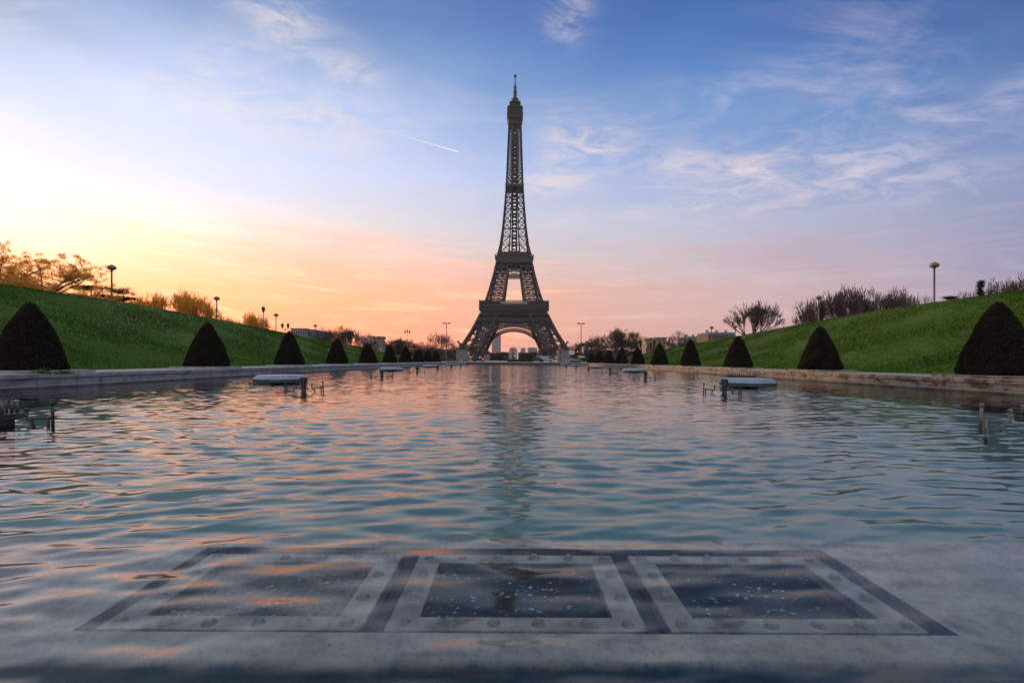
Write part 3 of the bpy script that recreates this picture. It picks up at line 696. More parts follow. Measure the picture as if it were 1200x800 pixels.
def tap(b, h0, w0, h1, w1):
    v = [(sx * w_, sy * w_, h) for h, w_ in ((h0, w0), (h1, w1)) for sx, sy in ((-1, -1), (1, -1), (1, 1), (-1, 1))]
    b.add(v, [(3, 2, 1, 0), (4, 5, 6, 7), (0, 1, 5, 4), (1, 2, 6, 5), (2, 3, 7, 6), (3, 0, 4, 7)])
tap(b, 266, 6.3, 272, 7.6); tap(b, 272.05, 8.3, 276.5, 8.5); tap(b, 276.55, 8.9, 277.5, 8.9); tap(b, 277.55, 7.2, 284, 7.0); tap(b, 284.05, 8.3, 284.9, 8.3); tap(b, 284.95, 5.6, 290, 4.9)
for i in range(13):
    u = -8.6 + 17.2 * i / 12
    for p in ((u, -8.6), (u, 8.6), (-8.6, u), (8.6, u)): b.box(p[0] - .14, p[0] + .14, p[1] - .14, p[1] + .14, 278, 284.1)
tap(b, 290.05, 6.2, 291, 6.0)
for i in range(9):
    u = -5.8 + 11.6 * i / 8
    for p in ((u, -5.8), (u, 5.8)): b.beam((p[0], p[1], 291), (p[0], p[1], 291 + (3.6 if i % 2 else 2.2)), .25)
b.build('summit_cabin', M['iron_dark'], tower)
b = MB(); b.lathe([(4.2, 291.05), (4.3, 294), (3.6, 296.5), (2.2, 298.5), (1.6, 300)], n=16)
b.build('dome', M['iron_dark'], tower)
b = MB(); b.lathe([(1.7, 300.05), (1.5, 304), (1.9, 304.1), (1.9, 305), (1.3, 305.1), (1.2, 309), (1.6, 309.1), (1.6, 310), (1.0, 310.1), (.8, 314), (.55, 314.1), (.5, 321.5), (1.5, 321.6), (1.6, 323), (.5, 323.1), (.25, 325.6)], n=10)
for k in range(5):
    h = 301 + k * 2.4
    b.beam((-2.4, 0, h), (2.4, 0, h), .3); b.beam((0, -2.4, h), (0, 2.4, h), .3)
b.build('antenna', M['iron_dark'], tower)

# ------------------------------------------------------------------ yew cones
def yew_mesh(seed, n):
    rg = np.random.default_rng(seed); H, RB = 2.95, 1.30
    def prof(s): return RB * s ** .66 * (1 - .10 * np.clip((s - .9) / .1, 0, 1) ** 2)
    ns, na = 40, 48; v = []
    lump = rg.normal(size=(8, 3))
    def lumps(a, s):
        o = 0
        for i, (p, q, r) in enumerate(lump): o = o + .012 * np.sin(a * (i % 4 + 2) + p * 3 + s * (6 + 2 * i)) 
        return 1 + o
    S = np.linspace(.003, 1, ns); A = np.linspace(0, 2 * np.pi, na, endpoint=False)
    for s in S:
        for a in A:
            r = prof(s) * .955 * lumps(a, s) ; v.append((r * np.cos(a), r * np.sin(a), H * (1 - s) * .985))
    f = [(i * na + j, i * na + (j + 1) % na, (i + 1) * na + (j + 1) % na, (i + 1) * na + j) for i in range(ns - 1) for j in range(na)]
    s = rg.random(n) ** .62; a = rg.random(n) * 2 * np.pi
    r = prof(s) * lumps(a, s) * (1 - np.abs(rg.normal(size=n)) * .035 + .012); 
    cen = np.stack([r * np.cos(a), r * np.sin(a), H * (1 - s) + rg.normal(size=n) * .02], 1)
    lv, lf = leaf_quads(cen, .034, None, 1.0)
    return v, f, lv, lf
yews = []
for k in range(3):
    v, f, lv, lf = yew_mesh(50 + k, 11000)
    yews.append((v, f, lv, lf))
offs = [567, 359, 263, 207, 171, 145.4, 126.5, 112, 100.6, 91]
yz = [F * XP / o for o in offs]
order = ['nearest', 'second', 'third', 'fourth', 'fifth', 'sixth', 'seventh', 'eighth', 'ninth', 'farthest']
proto = {}
for s, side in ((-1, 'left'), (1, 'right')):
    for i, Y in enumerate(yz):
        k = (i + (0 if s < 0 else 1)) % 3
        if i == 0: lab = f'large dark clipped yew cone closest to the viewer on the {"grey left" if s < 0 else "brown right"} walkway'
        elif i == 9: lab = f'farthest and smallest-looking yew cone at the road end of the {"left" if s < 0 else "right"} walkway'
        else: lab = f'{order[i]} clipped yew cone from the near end of the {"left" if s < 0 else "right"} walkway'
        sc = (1 + .04 * math.sin(i * 2.3 + s), 1 + .04 * math.sin(i * 2.3 + s), 1 + .045 * math.sin(i * 1.7 + 2 * s))
        if s > 0 and i in (3, 5): sc = (.92, .92, sc[2])
        if s > 0 and i == 7: sc = (1.05, 1.05, .9)
        if s > 0 and i == 9: sc = (.95, .95, .82)
        grp = 'clipped yew cones along the basin'
        loc = (s * XP, Y, ZW + .09)
        if k not in proto:
            r = thing('yew_cone', lab, 'topiary', loc, random.uniform(0, 6), grp)
            v, f, lv, lf = yews[k]
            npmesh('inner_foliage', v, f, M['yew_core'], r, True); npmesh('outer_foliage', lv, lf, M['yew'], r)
            r.scale = sc; proto[k] = r
        else: dup(proto[k], loc, random.uniform(0, 6), sc, lab, grp)
        b = MB().box(-1.42, 1.42, -1.42, 1.42, 0, .10); b.box(-1.3, 1.3, -1.3, 1.3, .1, .115)
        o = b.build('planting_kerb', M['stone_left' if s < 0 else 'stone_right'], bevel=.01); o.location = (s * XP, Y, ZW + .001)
        tag(o, f'low square stone kerb under the {order[i]} yew cone on the {"left" if s < 0 else "right"} walkway', 'kerb', 'stone kerbs under the yew cones')
# weeds at the first kerb on the left
for (px, py, wgt) in ((52, 435, 1.), (75, 436, .6)):
    X, Z = at(px, py, 17.2); n = 260
    cen = np.stack([X + RNG.normal(size=n) * .16 * wgt, 17.2 + RNG.normal(size=n) * .12, ZW + .02 + np.abs(RNG.normal(size=n)) * .09 * wgt], 1)
    v, f = leaf_quads(cen, .035)
    tag(npmesh('weed_plant', v, f, M['weed']), 'green weed clump at the kerb of the nearest left yew cone' if wgt == 1 else 'smaller green weed tuft right of the clump at the left kerb', 'plant')

# ------------------------------------------------------------------ fountain fittings
def dish(loc, rad, label):
    r = thing('fountain_dish', label, 'fountain dish', loc, 0, 'round fountain dishes in the basin'); q = rad / 1.05
    MB().lathe([(1.03 * q, .0), (1.05 * q, .03), (1.05 * q, .16)], n=48).build('skirt', M['dish_side'], r)
    MB().lathe([(1.055 * q, .162), (1.05 * q, .19), (.9 * q, .34), (.86 * q, .352), (.3, .357)], n=48).build('dish_top', M['dish'], r, False)
    MB().lathe([(.45, -.8), (.45, -.002)], n=20).build('stem', M['dish_side'], r)
    return r
def bank(loc, label, wd=1.25):
    r = thing('nozzle_bank', label, 'nozzle bank', loc, 0, 'rows of upright nozzles in the basin')
    MB().box(-wd / 2, wd / 2, -.22, .22, .1, .2).build('tray', M['pipe'], r, bevel=.01)
    MB().box(-wd * .42, wd * .42, -.12, .12, -.9, .098).build('plinth', M['pipe'], r)
    for j in range(2):
        for i in range(13):
            x = -wd / 2 + .06 + (wd - .12) * i / 12
            b = MB().lathe([(.022, .2), (.022, .36), (.016, .38), (.016, .43)], (x, -.12 + .24 * j, 0), 8)
            b.build('nozzle', M['nozzle_steel'], r, True)
    return r
def post(loc, label):
    r = thing('nozzle_post', label, 'nozzle post', loc, 0, 'nozzle posts in the basin')
    MB().lathe([(.085, -.9), (.085, .28)], n=14).build('post', M['pipe'], r, True)
    b = MB().lathe([(.115, .2), (.115, .24), (.09, .245), (.09, .30), (.125, .305), (.13, .52), (.1, .54)], n=14); b.box(-.16, .16, -.04, .04, .1, .16)
    b.build('nozzle_head', M['pipe'], r)
    return r
def bracket(loc, wd, mir, label, mat='pipe', hl=.26, hr=.36, sc=1.):
    r = thing('nozzle_pipe', label, 'nozzle pipe', loc, 0, 'forked nozzle pipes in the basin'); r.scale = (mir, 1, 1)
    h = wd / 2; k = .022 * sc
    MB().tube([(-h, 0, hl), (-h, 0, hl * .6), (-h + .03, 0, hl * .4), (-h + wd * .18, 0, .12), (-h + wd * .32, 0, -.05)], k, 8).build('bent_jet', M[mat], r, True)
    MB().tube([(h, 0, hr), (h + .015, 0, hr * .5), (h + .02, 0, -.1)], k * .95, 8).build('upright_jet', M[mat], r, True)
    MB().tube([(-h + wd * .18, 0, .13), (h, 0, .15)], k * .8, 8).build('crossbar', M[mat], r, True)
    MB().tube([(h - wd * .14, 0, .15), (h - wd * .14, 0, -.3)], k, 8).build('support', M[mat], r, True)
    b = MB(); b.lathe([(k * 1.35, hl - .005), (k * 1.4, hl + .045), (k * .8, hl + .06)], (-h, 0, 0), 10); b.build('jet_tip', M[mat], r, True); b = MB(); b.lathe([(k * 1.35, hr - .005), (k * 1.35, hr + .05), (k * .8, hr + .06)], (h, 0, 0), 10)
    b.build('jet_tip', M[mat], r, True)
    return r
ordd = ['nearest', 'second', 'third', 'fourth', 'fifth']
for s, side in ((-1, 'left'), (1, 'right')):
    dl = [(329, 448), (459, 434.7), (504.5, 430.), (529, 428.), (541.5, 426.9)] if s < 0 else [(876, 452), (743, 437), (698, 431.7), (674.5, 429.2), (661, 428)]
    for i, (px, py) in enumerate(dl):
        Y = 22.8 + 24.5 * i - (1.2 if s > 0 and i == 0 else 0); X, Z = at(px, py, Y)
        dish((X, Y, .05), 1.23, f'{ordd[i]} blue grey round fountain dish on the {side} side of the basin')
    pts = [(356, 16.7), (447.5, 28.8), (489, 41), (513, 53), (528.6, 66), (540, 80), (547, 98)] if s < 0 else [(849, 17.), (756.5, 29.), (715, 41), (690, 53), (675, 66), (664, 80), (656, 98)]
    nm = ['nearest', 'second', 'third', 'fourth', 'fifth', 'sixth', 'seventh']
    for i, (px, Y) in enumerate(pts):
        X, _ = at(px, 430, Y)
        post((X, Y, 0), f'{nm[i]} dark nozzle post from the near end on the {side} side of the basin')
        if i < 3:
            for side2, dxp in ((-1, -.52), (1, .46)):
                bracket((X + dxp, Y + .1, 0), .40, -s if side2 * s < 0 else s, f'forked dark nozzle pipe {"left" if side2 < 0 else "right"} of the {nm[i]} nozzle post on the {side} side', 'pipe', .24, .33)
    X, Z = at(336 if s < 0 else 868, 434, 28.8)
    bank((X, 28.8, .1), f'row of upright nozzles behind the nearest {side} fountain dish', 1.75)
# near pair, cut by the picture's edges
X, Y = on_plane(46, 499.5, 0.); bracket((X, Y, 0), .44, 1, 'forked dark nozzle pipe standing by the nozzle row at the left edge', 'pipe', .27, .38, 1.1)
X, _ = at(15, 480, Y + .15); bank((X - .64, Y + .15, 0), 'dark row of upright nozzles standing closest at the left edge', 1.3)
X, Y = on_plane(1167, 502, 0.); bracket((X, Y, 0), .52, -1, 'pale limescaled forked nozzle pipe standing closest at right', 'pipe_pale', .30, .40, 1.15)
X, _ = at(1199, 480, Y + .1); bank((X + .72, Y + .1, 0), 'row of upright nozzles standing closest at the right edge', 1.3)

# ------------------------------------------------------------------ lamps
def globe_lamp(px, ytop, Y, label, pole='pole_grey', r=.36, k=1.):
    X, Zt = at(px, ytop, Y); zb = bankz(X, Y) if abs(X) > XL and Y < 170 else ZG - .25
    H = Zt - zb; g = thing('street_lamp', label, 'street lamp', (X, Y, zb - .05), 0, 'lamp posts around the gardens')
    MB().lathe([(.13, 0), (.12, .5), (.085, .55), (.065, H - .62 * k), (.10, H - .6 * k), (.10, H - .5 * k)], n=12).build('pole', M[pole], g, True)
    MB().lathe([(max(.07, r * math.sin(math.pi * q / 12)), H - .24 * k - .25 * k * math.cos(math.pi * q / 12)) for q in range(13)], n=20).build('globe', M['globe'], g, True)
    MB().lathe([(.12, H + .012 * k), (.09, H + .04 * k), (.02, H + .05 * k)], n=10).build('cap', M['lead'], g, True)
    return g
globe_lamp(131, 310, 43, 'globe lamp on a rust brown pole by the dark cedars on the left crest', 'pole_rust')
globe_lamp(254, 347, 58, 'globe lamp on the left crest just past the round bare tree row')
globe_lamp(323.5, 367, 76, 'small globe lamp on the left crest next to the lantern post', r=.42)
globe_lamp(369.5, 380, 100, 'small globe lamp beside the flat grey building on the left', r=.42)
globe_lamp(1095, 307, 41, 'tall globe lamp standing alone against the sky on the right crest')
globe_lamp(959.5, 346, 56.5, 'globe lamp on the right crest in front of the carousel roof')
globe_lamp(834, 382, 88, 'small globe lamp near the sandstone facade on the right', r=.4)
globe_lamp(861.5, 381, 84, 'globe lamp just left of the big round bare tree on the right', r=.4)
def lantern_lamp(px, ytop, Y, arms, label, zb=None, pole='pole_grey', k=1.):
    X, Zt = at(px, ytop, Y); zb = (bankz(X, Y) if abs(X) > XL and Y < 170 else ZG - .25) if zb is None else zb
    H = Zt - zb; g = thing('street_lamp', label, 'street lamp', (X, Y, zb - .05), 0, 'lamp posts around the gardens')
    b = MB(); b.lathe([(.16, 0), (.15, .8), (.08, .9), (.06, H - 1.1)], n=10)
    xs = [0] if arms == 1 else ([-.55, .55] if arms == 2 else [-.75, 0, .75])
    for x in xs:
        if x: b.tube([(0, 0, H - 1.5), (x * .6, 0, H - 1.35), (x, 0, H - 1.1)], .04, 6)
    b.build('pole', M[pole], g, True)
    for x in xs:
        dz = .25 if (x == 0 and arms == 3) else 0
        b = MB().lathe([(.06, H - 1.12 + dz), (.16, H - 1.05 + dz), (.27, H - .5 + dz), (.34, H - .45 + dz), (.18, H - .25 + dz), (.05, H - .15 + dz), (.02, H + dz)], (x, 0, 0), 8)
        b.build('lantern', M['lead'], g)
    return g
lantern_lamp(308.7, 357.5, 72, 1, 'lantern post with a pointed top on the left crest')
lantern_lamp(334.3, 377.5, 88, 2, 'double lantern post left of the flat grey building')
lantern_lamp(477.4, 386.5, 152, 3, 'triple lantern post behind the sixth left yew cone', ZG - .25)
lantern_lamp(884, 364, 92, 1, 'lantern on a reddish pole within the big round bare tree on the right', None, 'pole_rust')
def flood_lamp(px, ytop, Y, label):
    X, Zt = at(px, ytop, Y); zb = .5; H = Zt - zb
    g = thing('floodlight_mast', label, 'light mast', (X, Y, zb), 0, 'tall light masts at the road')
    b = MB().lathe([(.17, 0), (.15, 1), (.09, H - .3)], n=10); b.beam((-.9, 0, H - .3), (.9, 0, H - .3), .1); b.build('pole', M['lead'], g, True)
    for x in (-.72, .72):
        MB().prism([(x - .5, H - .26), (x + .5, H - .26), (x + .38, H + .0), (x - .38, H + .0)], 'y', -.3, .3).build('lamp_head', M['lead'], g)
    return g
flood_lamp(523.4, 378, 138, 'tall mast with two flat lamp heads left of the tower')
flood_lamp(681, 378.3, 138, 'tall mast with two flat lamp heads right of the tower')

# ------------------------------------------------------------------ trees
def seg(b, p, q, r0, r1, n=4): b.tube([p, q], [r0, r1], n, False)
def bare_tree(seed, style, depth=6):
    rr = random.Random(seed); T, K = MB(), MB()
    def grow(p, d, L, r, lv):
        k = 3 if lv < 2 else 2; q = p
        for i in range(k):
            d = (d + Vector((rr.gauss(0, .13), rr.gauss(0, .13), rr.gauss(0.03, .08)))).normalized()
            n = q + d * L / k; r1 = r * (1 - .18 * (1 + (lv == 0) * -.3))
            (T if lv < 3 else K).tube([q, n], [r, r1], 6 if lv < 2 else (4 if lv < 4 else 3), False)
            q = n; r = r1
            if lv >= 2 and lv < depth and rr.random() < .55:
                ax = Vector((rr.gauss(0, 1), rr.gauss(0, 1), rr.gauss(.25, .5))).normalized()
                grow(q, (d * .75 + ax * .8).normalized(), L * .6, r * .5, lv + 2)
        if lv >= depth: return
        m = {'round': (3, 4), 'vase': (3, 4), 'poplar': (2, 3)}[style]; m = rr.randint(*m) if lv < 4 else 2
        if lv == 0: m += 2
        a0 = rr.random() * 6.28
        for j in range(m):
            a = a0 + 6.283 * j / m + rr.gauss(0, .3); sp = {'round': (.95, .75), 'vase': (.75, .42), 'poplar': (.35, .3)}[style]; sp = sp[0] if lv == 0 else sp[1]
            sp *= rr.uniform(.55, 1.15)
            u = d.cross(Vector((.3, .9, .1))).normalized(); vv = d.cross(u)
            nd = (d * math.cos(sp) + (u * math.cos(a) + vv * math.sin(a)) * math.sin(sp))
            nd.z += .12 if style != 'poplar' else .35
            grow(q, nd.normalized(), L * rr.uniform(.62, .86), r * .66, lv + 1)
    h0 = {'round': 1.6, 'vase': 1.0, 'poplar': 1.6}[style]
    grow(Vector((0, 0, 0)), Vector((0, 0, 1)), h0, .26, 0)
    R3 = max(abs(p[0]) for p in K.v); ends = [Vector(p) for p in K.v[::3]]; cen = Vector((0, 0, h0 + .5)); rr.shuffle(ends)
    for e in ends[:560 if style == 'vase' else 800]:
        for q in range(2):
            vz = style == 'vase'; d = (e - cen).normalized() * .8 + Vector((rr.gauss(0, .35 if vz else .6), rr.gauss(0, .35 if vz else .6), rr.gauss(1.1 if vz else .35, .4))); d = d.normalized() * rr.uniform(.35, 1.15 if vz else .9) * (R3 / 5)
            m_ = e + d * .5 + Vector((rr.gauss(0, .05), rr.gauss(0, .05), .05)); K.tube([e, m_, e + d], [.017, .013, .005], 3, False)
    Z = np.percentile([p[2] for p in K.v], 99.5); X = np.percentile([abs(p[0]) for p in K.v], 96)
    T.v = [(x / X * .5, y / X * .5, z / Z) for x, y, z in T.v]; K.v = [(x / X * .5, y / X * .5, z / Z) for x, y, z in K.v]
    return T, K     # unit height, unit width
TREES = {}
def tree_kind(key, T, K, mt, mk):
    TREES[key] = (T, K, mt, mk, {})
for k, (sd_, st) in enumerate(((11, 'round'), (12, 'round'), (13, 'vase'), (14, 'vase'), (15, 'poplar'))):
    T, K = bare_tree(sd_, st, 6); tree_kind(('bare', k), T, K, 'bark', 'twig')
TREES[('warm', 0)] = (*TREES[('bare', 2)][:2], 'bark_sunglow', 'twig_sunglow', {}); TREES[('warm', 1)] = (*TREES[('bare', 3)][:2], 'bark_sunglow', 'twig_sunglow', {})
def needle_clump(K, c, r, n, rr, up=.6, size=.05):
    for i in range(n):
        d = Vector((rr.gauss(0, 1), rr.gauss(0, 1), rr.gauss(up, .8))).normalized(); q = c + d * r * rr.uniform(.2, 1)
        s = d.cross(Vector((rr.random(), rr.random(), rr.random()))).normalized() * size * rr.uniform(.6, 1.3)
        K.add([q - s * .5, q + s * .5, q + d * size * 3.2], [(0, 1, 2)])
def pine(seed):
    rr = random.Random(seed); T, K = MB(), MB(); H = 7.
    T.tube([(0, 0, 0), (.05, .05, 2.2), (-.05, 0, 3.2)], [.22, .17, .14], 8, False)
    for i in range(13):
        a = i * 2.4 + rr.uniform(-.4, .4); z0 = 2.3 + 1.1 * rr.random(); out = rr.uniform(1.6, 4.4); zt = H - .25 * out - rr.uniform(0, 3.2) * (i % 3 > 0)
        p0 = Vector((0, 0, z0)); p1 = Vector((math.cos(a) * out * .45, math.sin(a) * out * .45, z0 + (zt - z0) * .5)); p2 = Vector((math.cos(a) * out, math.sin(a) * out, zt - .5))
        T.tube([p0, p1, p2], [.09, .06, .03], 5, False)
        for j in range(14):
            t_ = rr.uniform(.35, 1.05); base = p1.lerp(p2, (t_ - .35) / .65) if t_ > .35 else p0.lerp(p1, t_)
            e = base + Vector((rr.gauss(0, .55), rr.gauss(0, .55), rr.uniform(.15, .8)))
            T.tube([base, e], [.025, .012], 3, False)
            for q in range(2): needle_clump(K, e + Vector((rr.gauss(0, .22), rr.gauss(0, .22), rr.gauss(.1, .12))), .26, 34, rr, 1.2, .06)
    Z = max(p[2] for p in K.v); X = np.percentile([abs(p[0]) for p in K.v], 98)
    for B in (T, K): B.v = [(x / X * .5, y / X * .5, z / Z) for x, y, z in B.v]
    return T, K
for k in range(2): T, K = pine(31 + k); tree_kind(('pine', k), T, K, 'bark_sunglow', 'pine')
def cedar(seed, cone=False):
    rr = random.Random(seed); T, K = MB(), MB(); H = 6.
    T.tube([(0, 0, 0), (0, 0, H)], [.3, .05], 8, False)
    nl = 7 if not cone else 16
    for l in range(nl):
        z = 1.2 + (H - 1.3) * l / (nl - 1); L = (4.2 * (1 - .55 * l / nl)) if not cone else 2.0 * (1 - l / nl) + .1
        for i in range(7):
            a = rr.random() * 6.28; o = L * rr.uniform(.6, 1.); e = Vector((math.cos(a) * o, math.sin(a) * o, z + rr.uniform(-.15, .25)))
            T.tube([(0, 0, z - .2), e], [.05, .015], 4, False)
            for j in range(10 if not cone else 4):
                c = Vector((0, 0, z)).lerp(e, rr.uniform(.35, 1.05)); c += Vector((rr.gauss(0, .3), rr.gauss(0, .3), 0))
                for q in range(34):
                    p = c + Vector((rr.gauss(0, .34), rr.gauss(0, .34), rr.gauss(0, .07))); s = .09
                    d = Vector((rr.gauss(0, 1), rr.gauss(0, 1), rr.gauss(0, .5))).normalized() * s; g = d.cross(Vector((rr.random(), 0, 1))).normalized() * s * .5
                    K.add([p - d, p - g, p + d, p + g], [(0, 1, 2, 3)])
    Z = max(p[2] for p in K.v); X = np.percentile([abs(p[0]) for p in K.v], 98)
    for B in (T, K): B.v = [(x / X * .5, y / X * .5, z / Z) for x, y, z in B.v]
    return T, K
T, K = cedar(41); tree_kind(('cedar', 0), T, K, 'bark', 'cedar'); T, K = cedar(42, True); tree_kind(('conifer', 0), T, K, 'bark', 'conifer')
def shrubby(seed):   # low multi-stemmed thicket
    rr = random.Random(seed); T, K = MB(), MB()
    for i in range(16):
        a = rr.random() * 6.28; o = rr.uniform(.1, .5)
        p = Vector((math.cos(a) * .12, math.sin(a) * .12, 0)); e = Vector((math.cos(a) * o, math.sin(a) * o, rr.uniform(.55, .85)))
        T.tube([p, p.lerp(e, .5) + Vector((0, 0, .1)), e], [.018, .012, .007], 4, False)
        for j in range(26):
            q = p.lerp(e, rr.uniform(.3, 1)); d = Vector((rr.gauss(0, .09), rr.gauss(0, .09), rr.uniform(.05, .22)))
            K.tube([q, q + d], [.006, .002], 3, False)
            for k in range(2): qq = q + d * rr.random(); K.tube([qq, qq + Vector((rr.gauss(0, .05), rr.gauss(0, .05), rr.uniform(.02, .1)))], [.004, .0015], 3, False)
    Z = max(p[2] for p in K.v); X = np.percentile([abs(p[0]) for p in K.v], 97)
    for B in (T, K): B.v = [(x / X * .5, y / X * .5, z / Z) for x, y, z in B.v]
    return T, K
T, K = shrubby(61); tree_kind(('thicket', 0), T, K, 'bark', 'twig')
def tree(key, px, ytop, wpx, Y, name, label, cat='tree', group=None, zb=None, rz=None):
    X, Zt = at(px, ytop, Y)
    if zb is None: zb = bankz(X, Y) if (abs(X) > XL and Y < 170) else .55
    H = Zt - zb; W = wpx * Y / F
    T, K, mt, mk, cache = TREES[key]
    r = thing(name, label, cat, (X, Y, zb - .05), random.uniform(0, 6.28) if rz is None else rz, group)
    if not cache:
        a = T.build('trunk', M[mt], r, True); c = K.build('crown', M[mk], r); cache['m'] = (a.data, c.data)
    else:
        link('trunk', cache['m'][0], r); link('crown', cache['m'][1], r)
    r.scale = (W, W * .9, H)
    return r
GL = 'trees along the left crest'
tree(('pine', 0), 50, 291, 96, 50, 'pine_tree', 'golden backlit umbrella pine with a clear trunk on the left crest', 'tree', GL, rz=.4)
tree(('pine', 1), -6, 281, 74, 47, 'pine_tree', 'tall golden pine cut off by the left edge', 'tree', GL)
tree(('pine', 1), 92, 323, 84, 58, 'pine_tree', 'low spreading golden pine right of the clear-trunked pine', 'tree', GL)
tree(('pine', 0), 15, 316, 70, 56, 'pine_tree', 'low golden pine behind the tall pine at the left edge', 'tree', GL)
tree(('cedar', 0), 107, 333, 56, 62, 'cedar_tree', 'dark flat-topped cedar left of the rust brown lamp', 'tree', GL)
tree(('cedar', 0), 145, 337, 46, 64, 'cedar_tree', 'dark flat-topped cedar right of the rust brown lamp', 'tree', GL)
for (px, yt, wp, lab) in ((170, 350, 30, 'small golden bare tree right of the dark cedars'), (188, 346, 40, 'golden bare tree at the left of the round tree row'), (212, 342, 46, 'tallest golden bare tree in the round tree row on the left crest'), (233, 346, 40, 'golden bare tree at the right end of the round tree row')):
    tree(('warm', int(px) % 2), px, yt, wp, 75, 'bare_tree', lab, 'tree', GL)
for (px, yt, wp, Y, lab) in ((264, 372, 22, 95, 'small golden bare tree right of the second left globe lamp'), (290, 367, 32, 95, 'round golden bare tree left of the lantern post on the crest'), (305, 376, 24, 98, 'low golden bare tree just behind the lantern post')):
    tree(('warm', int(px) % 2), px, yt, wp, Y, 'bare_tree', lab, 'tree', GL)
GD = 'distant bare trees left of the tower'
far = 'bare winter tree in the distant belt left of the tower'
for i, (px, yt, wp, Y) in enumerate(((383, 385, 30, 158), (397, 383, 32, 165), (414, 386, 32, 162), (431, 391, 26, 172), (452, 400, 34, 200), (466, 397, 36, 205), (482, 402, 34, 210), (497, 401, 32, 215), (444, 404, 30, 190), (508, 406, 26, 225), (531, 404, 28, 235), (541, 407, 24, 240), (553, 404, 26, 260), (375, 391, 22, 170))):
    tree(('bare', i % 3), px, yt, wp, Y, 'bare_tree', far, 'tree', GD)
tree(('bare', 0), 516, 391, 30, 170, 'bare_tree', 'round bare tree standing behind the left two-headed light mast', 'tree', GD)
GE = 'distant bare trees right of the tower'
far = 'bare winter tree in the distant belt right of the tower'
for i, (px, yt, wp, Y) in enumerate(((666, 405, 28, 240), (676, 404, 28, 235), (689, 400, 30, 220), (703, 393, 32, 185), (736, 391, 36, 185), (750, 396, 28, 190), (761, 398, 24, 190), (712, 400, 34, 210), (727, 399, 34, 215), (645, 406, 26, 260), (785, 399, 20, 180), (804, 400, 22, 185))):
    tree(('bare', i % 3), px, yt, wp, Y, 'bare_tree', far, 'tree', GE)
tree(('bare', 2), 719, 386, 40, 180, 'bare_tree', 'tallest bare tree of the belt right of the right light mast', 'tree', GE)
tree(('bare', 1), 793, 389, 30, 170, 'bare_tree', 'round dark bare tree right of the carved stone block', 'tree', GE)
GR = 'trees along the right crest'
tree(('bare', 2), 884, 357, 50, 95, 'bare_tree', 'big rounded bare tree standing alone on the right bank skyline', 'tree', GR)
tree(('thicket', 0), 908, 378, 24, 95, 'bare_shrub', 'low bare shrub right of the big rounded bare tree', 'shrub', GR)
labs = ['bare tree at the left end of the long row on the right crest', 'dark bare tree behind the right globe lamp and carousel roof', 'bare tree just right of the globe lamp in the right row', 'tallest bare tree of the long row on the right crest', 'reddish bare tree right of the tallest in the row', 'bare tree past the middle of the long right row', 'thin bare tree near the right end of the long row', 'low bare tree at the right end of the long row', 'last small bare tree left of the lone globe lamp']
for i, (px, yt, wp) in enumerate(((941, 355, 30), (954, 349, 32), (975, 349, 32), (997, 336, 44), (1016, 341, 40), (1034, 343, 36), (1050, 341, 30), (1067, 345, 30), (1084, 349, 26))):
    tree(('bare', (i * 2 + 1) % 4), px, yt, wp, 72 + 3 * (i % 3), 'bare_tree', labs[i], 'tree', GR)
for i, (px, yt, wp) in enumerate(((985, 364, 40), (1020, 358, 44), (1055, 353, 44), (1085, 352, 34))):
    tree(('thicket', 0), px, yt, wp, 66, 'bare_shrub', ['low thicket under the tallest tree of the right row', 'low reddish thicket in the middle of the right row', 'low thicket near the right end of the right row', 'low thicket just left of the lone globe lamp'][i], 'shrub', GR)
tree(('cedar', 0), 1110, 345, 26, 54, 'cedar_tree', 'small flat dark cedar right of the lone globe lamp', 'tree', GR)
for i, (px, yt, wp, k, lab) in enumerate(((1126, 335, 30, ('thicket', 0), 'twiggy shrub left of the small dark conifer at right'), (1141, 333, 30, ('thicket', 0), 'twiggy shrub touching the small dark conifer at right'), (1149, 326, 12, ('conifer', 0), 'small dark pointed conifer on the right crest skyline'), (1162, 327, 13, ('bare', 4), 'slim upright bare sapling beside the dark conifer'), (1171, 330, 10, ('bare', 4), 'short slim bare sapling second from the dark conifer'), (1181, 326, 10, ('bare', 4), 'slim bare sapling third from the dark conifer'), (1200, 324, 34, ('bare', 3), 'spreading bare tree cut off by the right edge'))):
    tree(k, px, yt, wp, 58, 'bare_shrub' if k[0] == 'thicket' else ('conifer_tree' if k[0] == 'conifer' else 'bare_tree'), lab, 'shrub' if k[0] == 'thicket' else 'tree', GR)

# clipped hedges and far tree masses
def hedge(x0, x1, y0, y1, z0, z1, mat, label, n, size, name='hedge'):
    cen = np.stack([RNG.uniform(x0, x1, n), RNG.uniform(y0, y1, n), z0 + (z1 - z0) * RNG.random(n) ** .8], 1)
    cen[:, 2] += np.sin(cen[:, 0] * 1.3 / size * .3) * size * .6
    r = thing(name, label, 'hedge', ((x0 + x1) / 2, (y0 + y1) / 2, z0)); cen -= np.array(r.location)
    v, f = leaf_quads(cen, size); npmesh('foliage', v, f, M[mat], r)
    hx, hy, hz = (x1 - x0) / 2 * .95, (y1 - y0) / 2 * .9, (z1 - z0) * .86
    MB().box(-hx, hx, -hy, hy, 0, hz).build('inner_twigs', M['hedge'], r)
    return r
def hedge_px(pxa, pxb, ytop, ybot, Y, dep, mat, label, n, size):
    xa, zt_ = at(pxa, ytop, Y); xb, _ = at(pxb, ytop, Y); _, zb_ = at(pxa, ybot, Y)
    return hedge(xa, xb, Y, Y + dep, zb_, zt_, mat, label, n, size)
hedge_px(430, 536, 409, 424, 262, 12, 'hedge', 'long dark hedge of shrubs along the far road left of the tower', 4500, .55)
